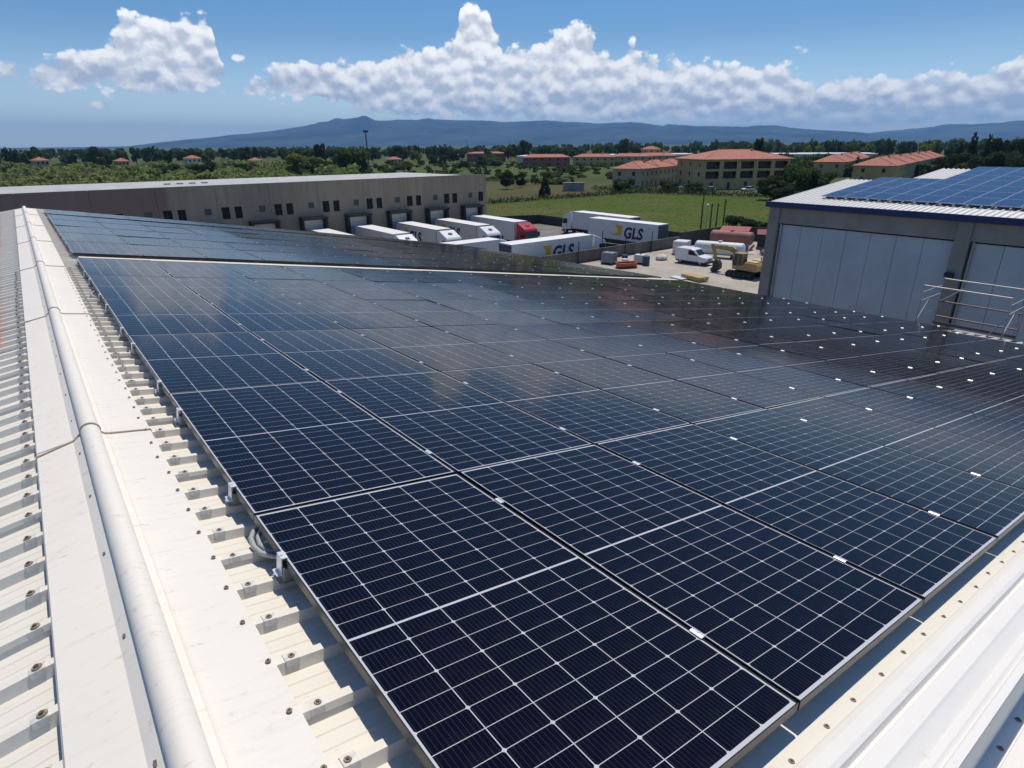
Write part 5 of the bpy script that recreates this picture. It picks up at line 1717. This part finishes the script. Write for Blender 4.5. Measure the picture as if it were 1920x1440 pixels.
# trees that would share a label are told apart by their place along the treeline
from collections import defaultdict
byl = defaultdict(list)
for o in C.objects:
    if o.parent is None and 'tree in the treeline by' in o.get('label', ''):
        byl[o['label']].append(o)
NUMW = ['leftmost', 'second', 'third', 'fourth', 'fifth', 'sixth', 'seventh', 'eighth', 'ninth', 'tenth', 'eleventh', 'twelfth', 'thirteenth', 'fourteenth', 'fifteenth', 'sixteenth', 'seventeenth', 'eighteenth', 'nineteenth', 'twentieth'] + ['twenty-' + w for w in ('first', 'second', 'third', 'fourth', 'fifth', 'sixth', 'seventh', 'eighth', 'ninth')] + ['thirtieth']
for lab, os_ in byl.items():
    if len(os_) > 1:
        os_.sort(key=lambda o: atan2(o.location.x, o.location.y))
        for i, o in enumerate(os_):
            o['label'] = lab.replace(' tree in', (' tree, %s,' if i == 0 else ' tree, %s from left,') % NUMW[min(i, 29)] + ' in')

# far-off wood and scrub as masses
def mass(name, label, cat, spots, m, n, leaf, kind='round', seed=0):
    r = random.Random(seed)
    base = [crown_mesh(900 + seed * 7 + k, kind, n, leaf) for k in range(4)]
    mb = MB(); V = []; F = []
    for (x_, y_, z_, rad, h_) in spots:
        b_ = r.choice(base); o = len(V); a = r.uniform(0, 6.28); ca, sa = cos(a), sin(a)
        V += [(x_ + (vx * ca - vy * sa) * rad, y_ + (vx * sa + vy * ca) * rad, z_ + vz * h_) for vx, vy, vz in b_.v]
        F += [tuple(i + o for i in f) for f in b_.f]
    mb.v, mb.f, mb.mi = V, F, [0] * len(F)
    return stuff(mb.build(name, m), label, cat)


r_ = random.Random(77)
sp = []
for k_ in range(460):
    a = r_.uniform(-6, 82); D_ = r_.uniform(780, 1700)
    p = polar(a, D_); sp.append((p.x, p.y, 0, r_.uniform(7, 14), r_.uniform(8, 14.5) + (4 if a > 45 else 0)))
mass('woodland', 'far-off band of dark woodland along the horizon', 'woodland', sp, LEAF_D, 90, .24, 'round', 1)
sp = []
for k_ in range(1100):
    a = r_.uniform(-3, 24); D_ = r_.uniform(200, 640)
    big = r_.random() < .12
    p = polar(a, D_); sp.append((p.x, p.y, 0, r_.uniform(5, 9) if big else r_.uniform(2.0, 5.5), r_.uniform(4, 7.5) if big else r_.uniform(1.2, 3.2)))
mass('scrub', 'pale green reeds and low scrub covering the left field', 'scrub', sp, REED, 120, .16, 'bush', 2)
sp = []
for k_ in range(190):
    a = r_.uniform(24, 50); D_ = r_.uniform(250, 520)
    p = polar(a, D_); sp.append((p.x, p.y, 0, r_.uniform(2.0, 5.0), r_.uniform(1.5, 4.5)))
for k_ in range(170):
    a = r_.uniform(56, 76); D_ = r_.uniform(330, 560)
    p = polar(a, D_); sp.append((p.x, p.y, 0, r_.uniform(4.0, 8.0), r_.uniform(5, 10)))
mass('orchard', 'dark green orchards and hedges in the middle distance', 'orchard', sp, LEAF_M, 150, .16, 'bush', 3)


def hedge(label, pts, h, w, n, m=LEAF_D, seed=0):
    r = random.Random(seed)
    mb = MB()
    L_ = [(Vector(pts[i + 1]) - Vector(pts[i])).length for i in range(len(pts) - 1)]
    for k in range(n):
        i = r.choices(range(len(L_)), L_)[0]
        p = Vector(pts[i]).lerp(Vector(pts[i + 1]), r.random())
        c = Vector((p.x + r.gauss(0, w), p.y + r.gauss(0, w), abs(r.gauss(0, .45)) * h * .8 + r.random() * h * .35))
        nrm = Vector((r.gauss(0, 1), r.gauss(0, 1), r.gauss(0, 1) + .5)).normalized(); u = nrm.orthogonal().normalized(); v_ = nrm.cross(u); s = r.uniform(.15, .38)
        mb.poly([tuple(c + u * s), tuple(c + v_ * s * .7), tuple(c - u * s), tuple(c - v_ * s * .7)])
    o = mb.build('hedge', m)
    tag(o, label, 'hedge')


hedge('dark hedge along the far left edge of the meadow', [(64, 141), (100, 139.5), (158, 138)], 1.3, .7, 2600, LEAF_D, 1)
hedge('dark hedge below the terrace and the apartment block', [(158, 138), (166, 118), (178, 95)], 1.5, .8, 1800, LEAF_D, 2)
hedge('green hedge row beyond the rough field', [(112, 262), (150, 232), (190, 200)], 1.8, 1.0, 2200, LEAF_M, 3)
hedge('scrubby hedge at the foot of the red-roofed terrace', [(160, 158), (172, 140), (184, 124)], 1.6, 1.0, 1600, LEAF_D, 4)
# meadow grass tufts
r = random.Random(50)
mb = MB()
for k in range(9000):
    x_ = r.uniform(84, 172); y_ = r.uniform(42, 137)
    if y_ < 54 and x_ < 96 or (x_ - 94) * (92 - 40) / (178 - 94) + 30 > y_ + 12 or (x_ > 158 and y_ > 136 - (x_ - 158) * 2.2):
        continue
    h_ = r.uniform(.05, .16); a = r.uniform(0, pi); s = r.uniform(.10, .28)
    mb.add([(x_ - s * cos(a), y_ - s * sin(a), .01), (x_ + s * cos(a), y_ + s * sin(a), .01), (x_ + r.gauss(0, .1), y_ + r.gauss(0, .1), h_)], [(0, 1, 2)])
stuff(mb.build('meadow_tufts', foliage('tuft', (0.095, 0.135, 0.025), .1)), 'tufts of grass growing on the meadow', 'grass')

# ================================================================== HAZE
m = bpy.data.materials.new('haze_air')
m.use_nodes = True
for n in list(m.node_tree.nodes):
    if n.type == 'BSDF_PRINCIPLED':
        m.node_tree.nodes.remove(n)
pv_ = m.node_tree.nodes.new('ShaderNodeVolumePrincipled')
pv_.inputs['Color'].default_value = (0.30, 0.57, 1.0, 1)
pv_.inputs['Density'].default_value = 0.000056
pv_.inputs['Anisotropy'].default_value = 0.15
out = [n for n in m.node_tree.nodes if n.type == 'OUTPUT_MATERIAL'][0]
m.node_tree.links.new(pv_.outputs[0], out.inputs['Volume'])
mb = MB(); mb.box(-25000, 33000, -4000, 33000, -120, 900)
o = mb.build('haze', m)
o['kind'] = 'stuff'
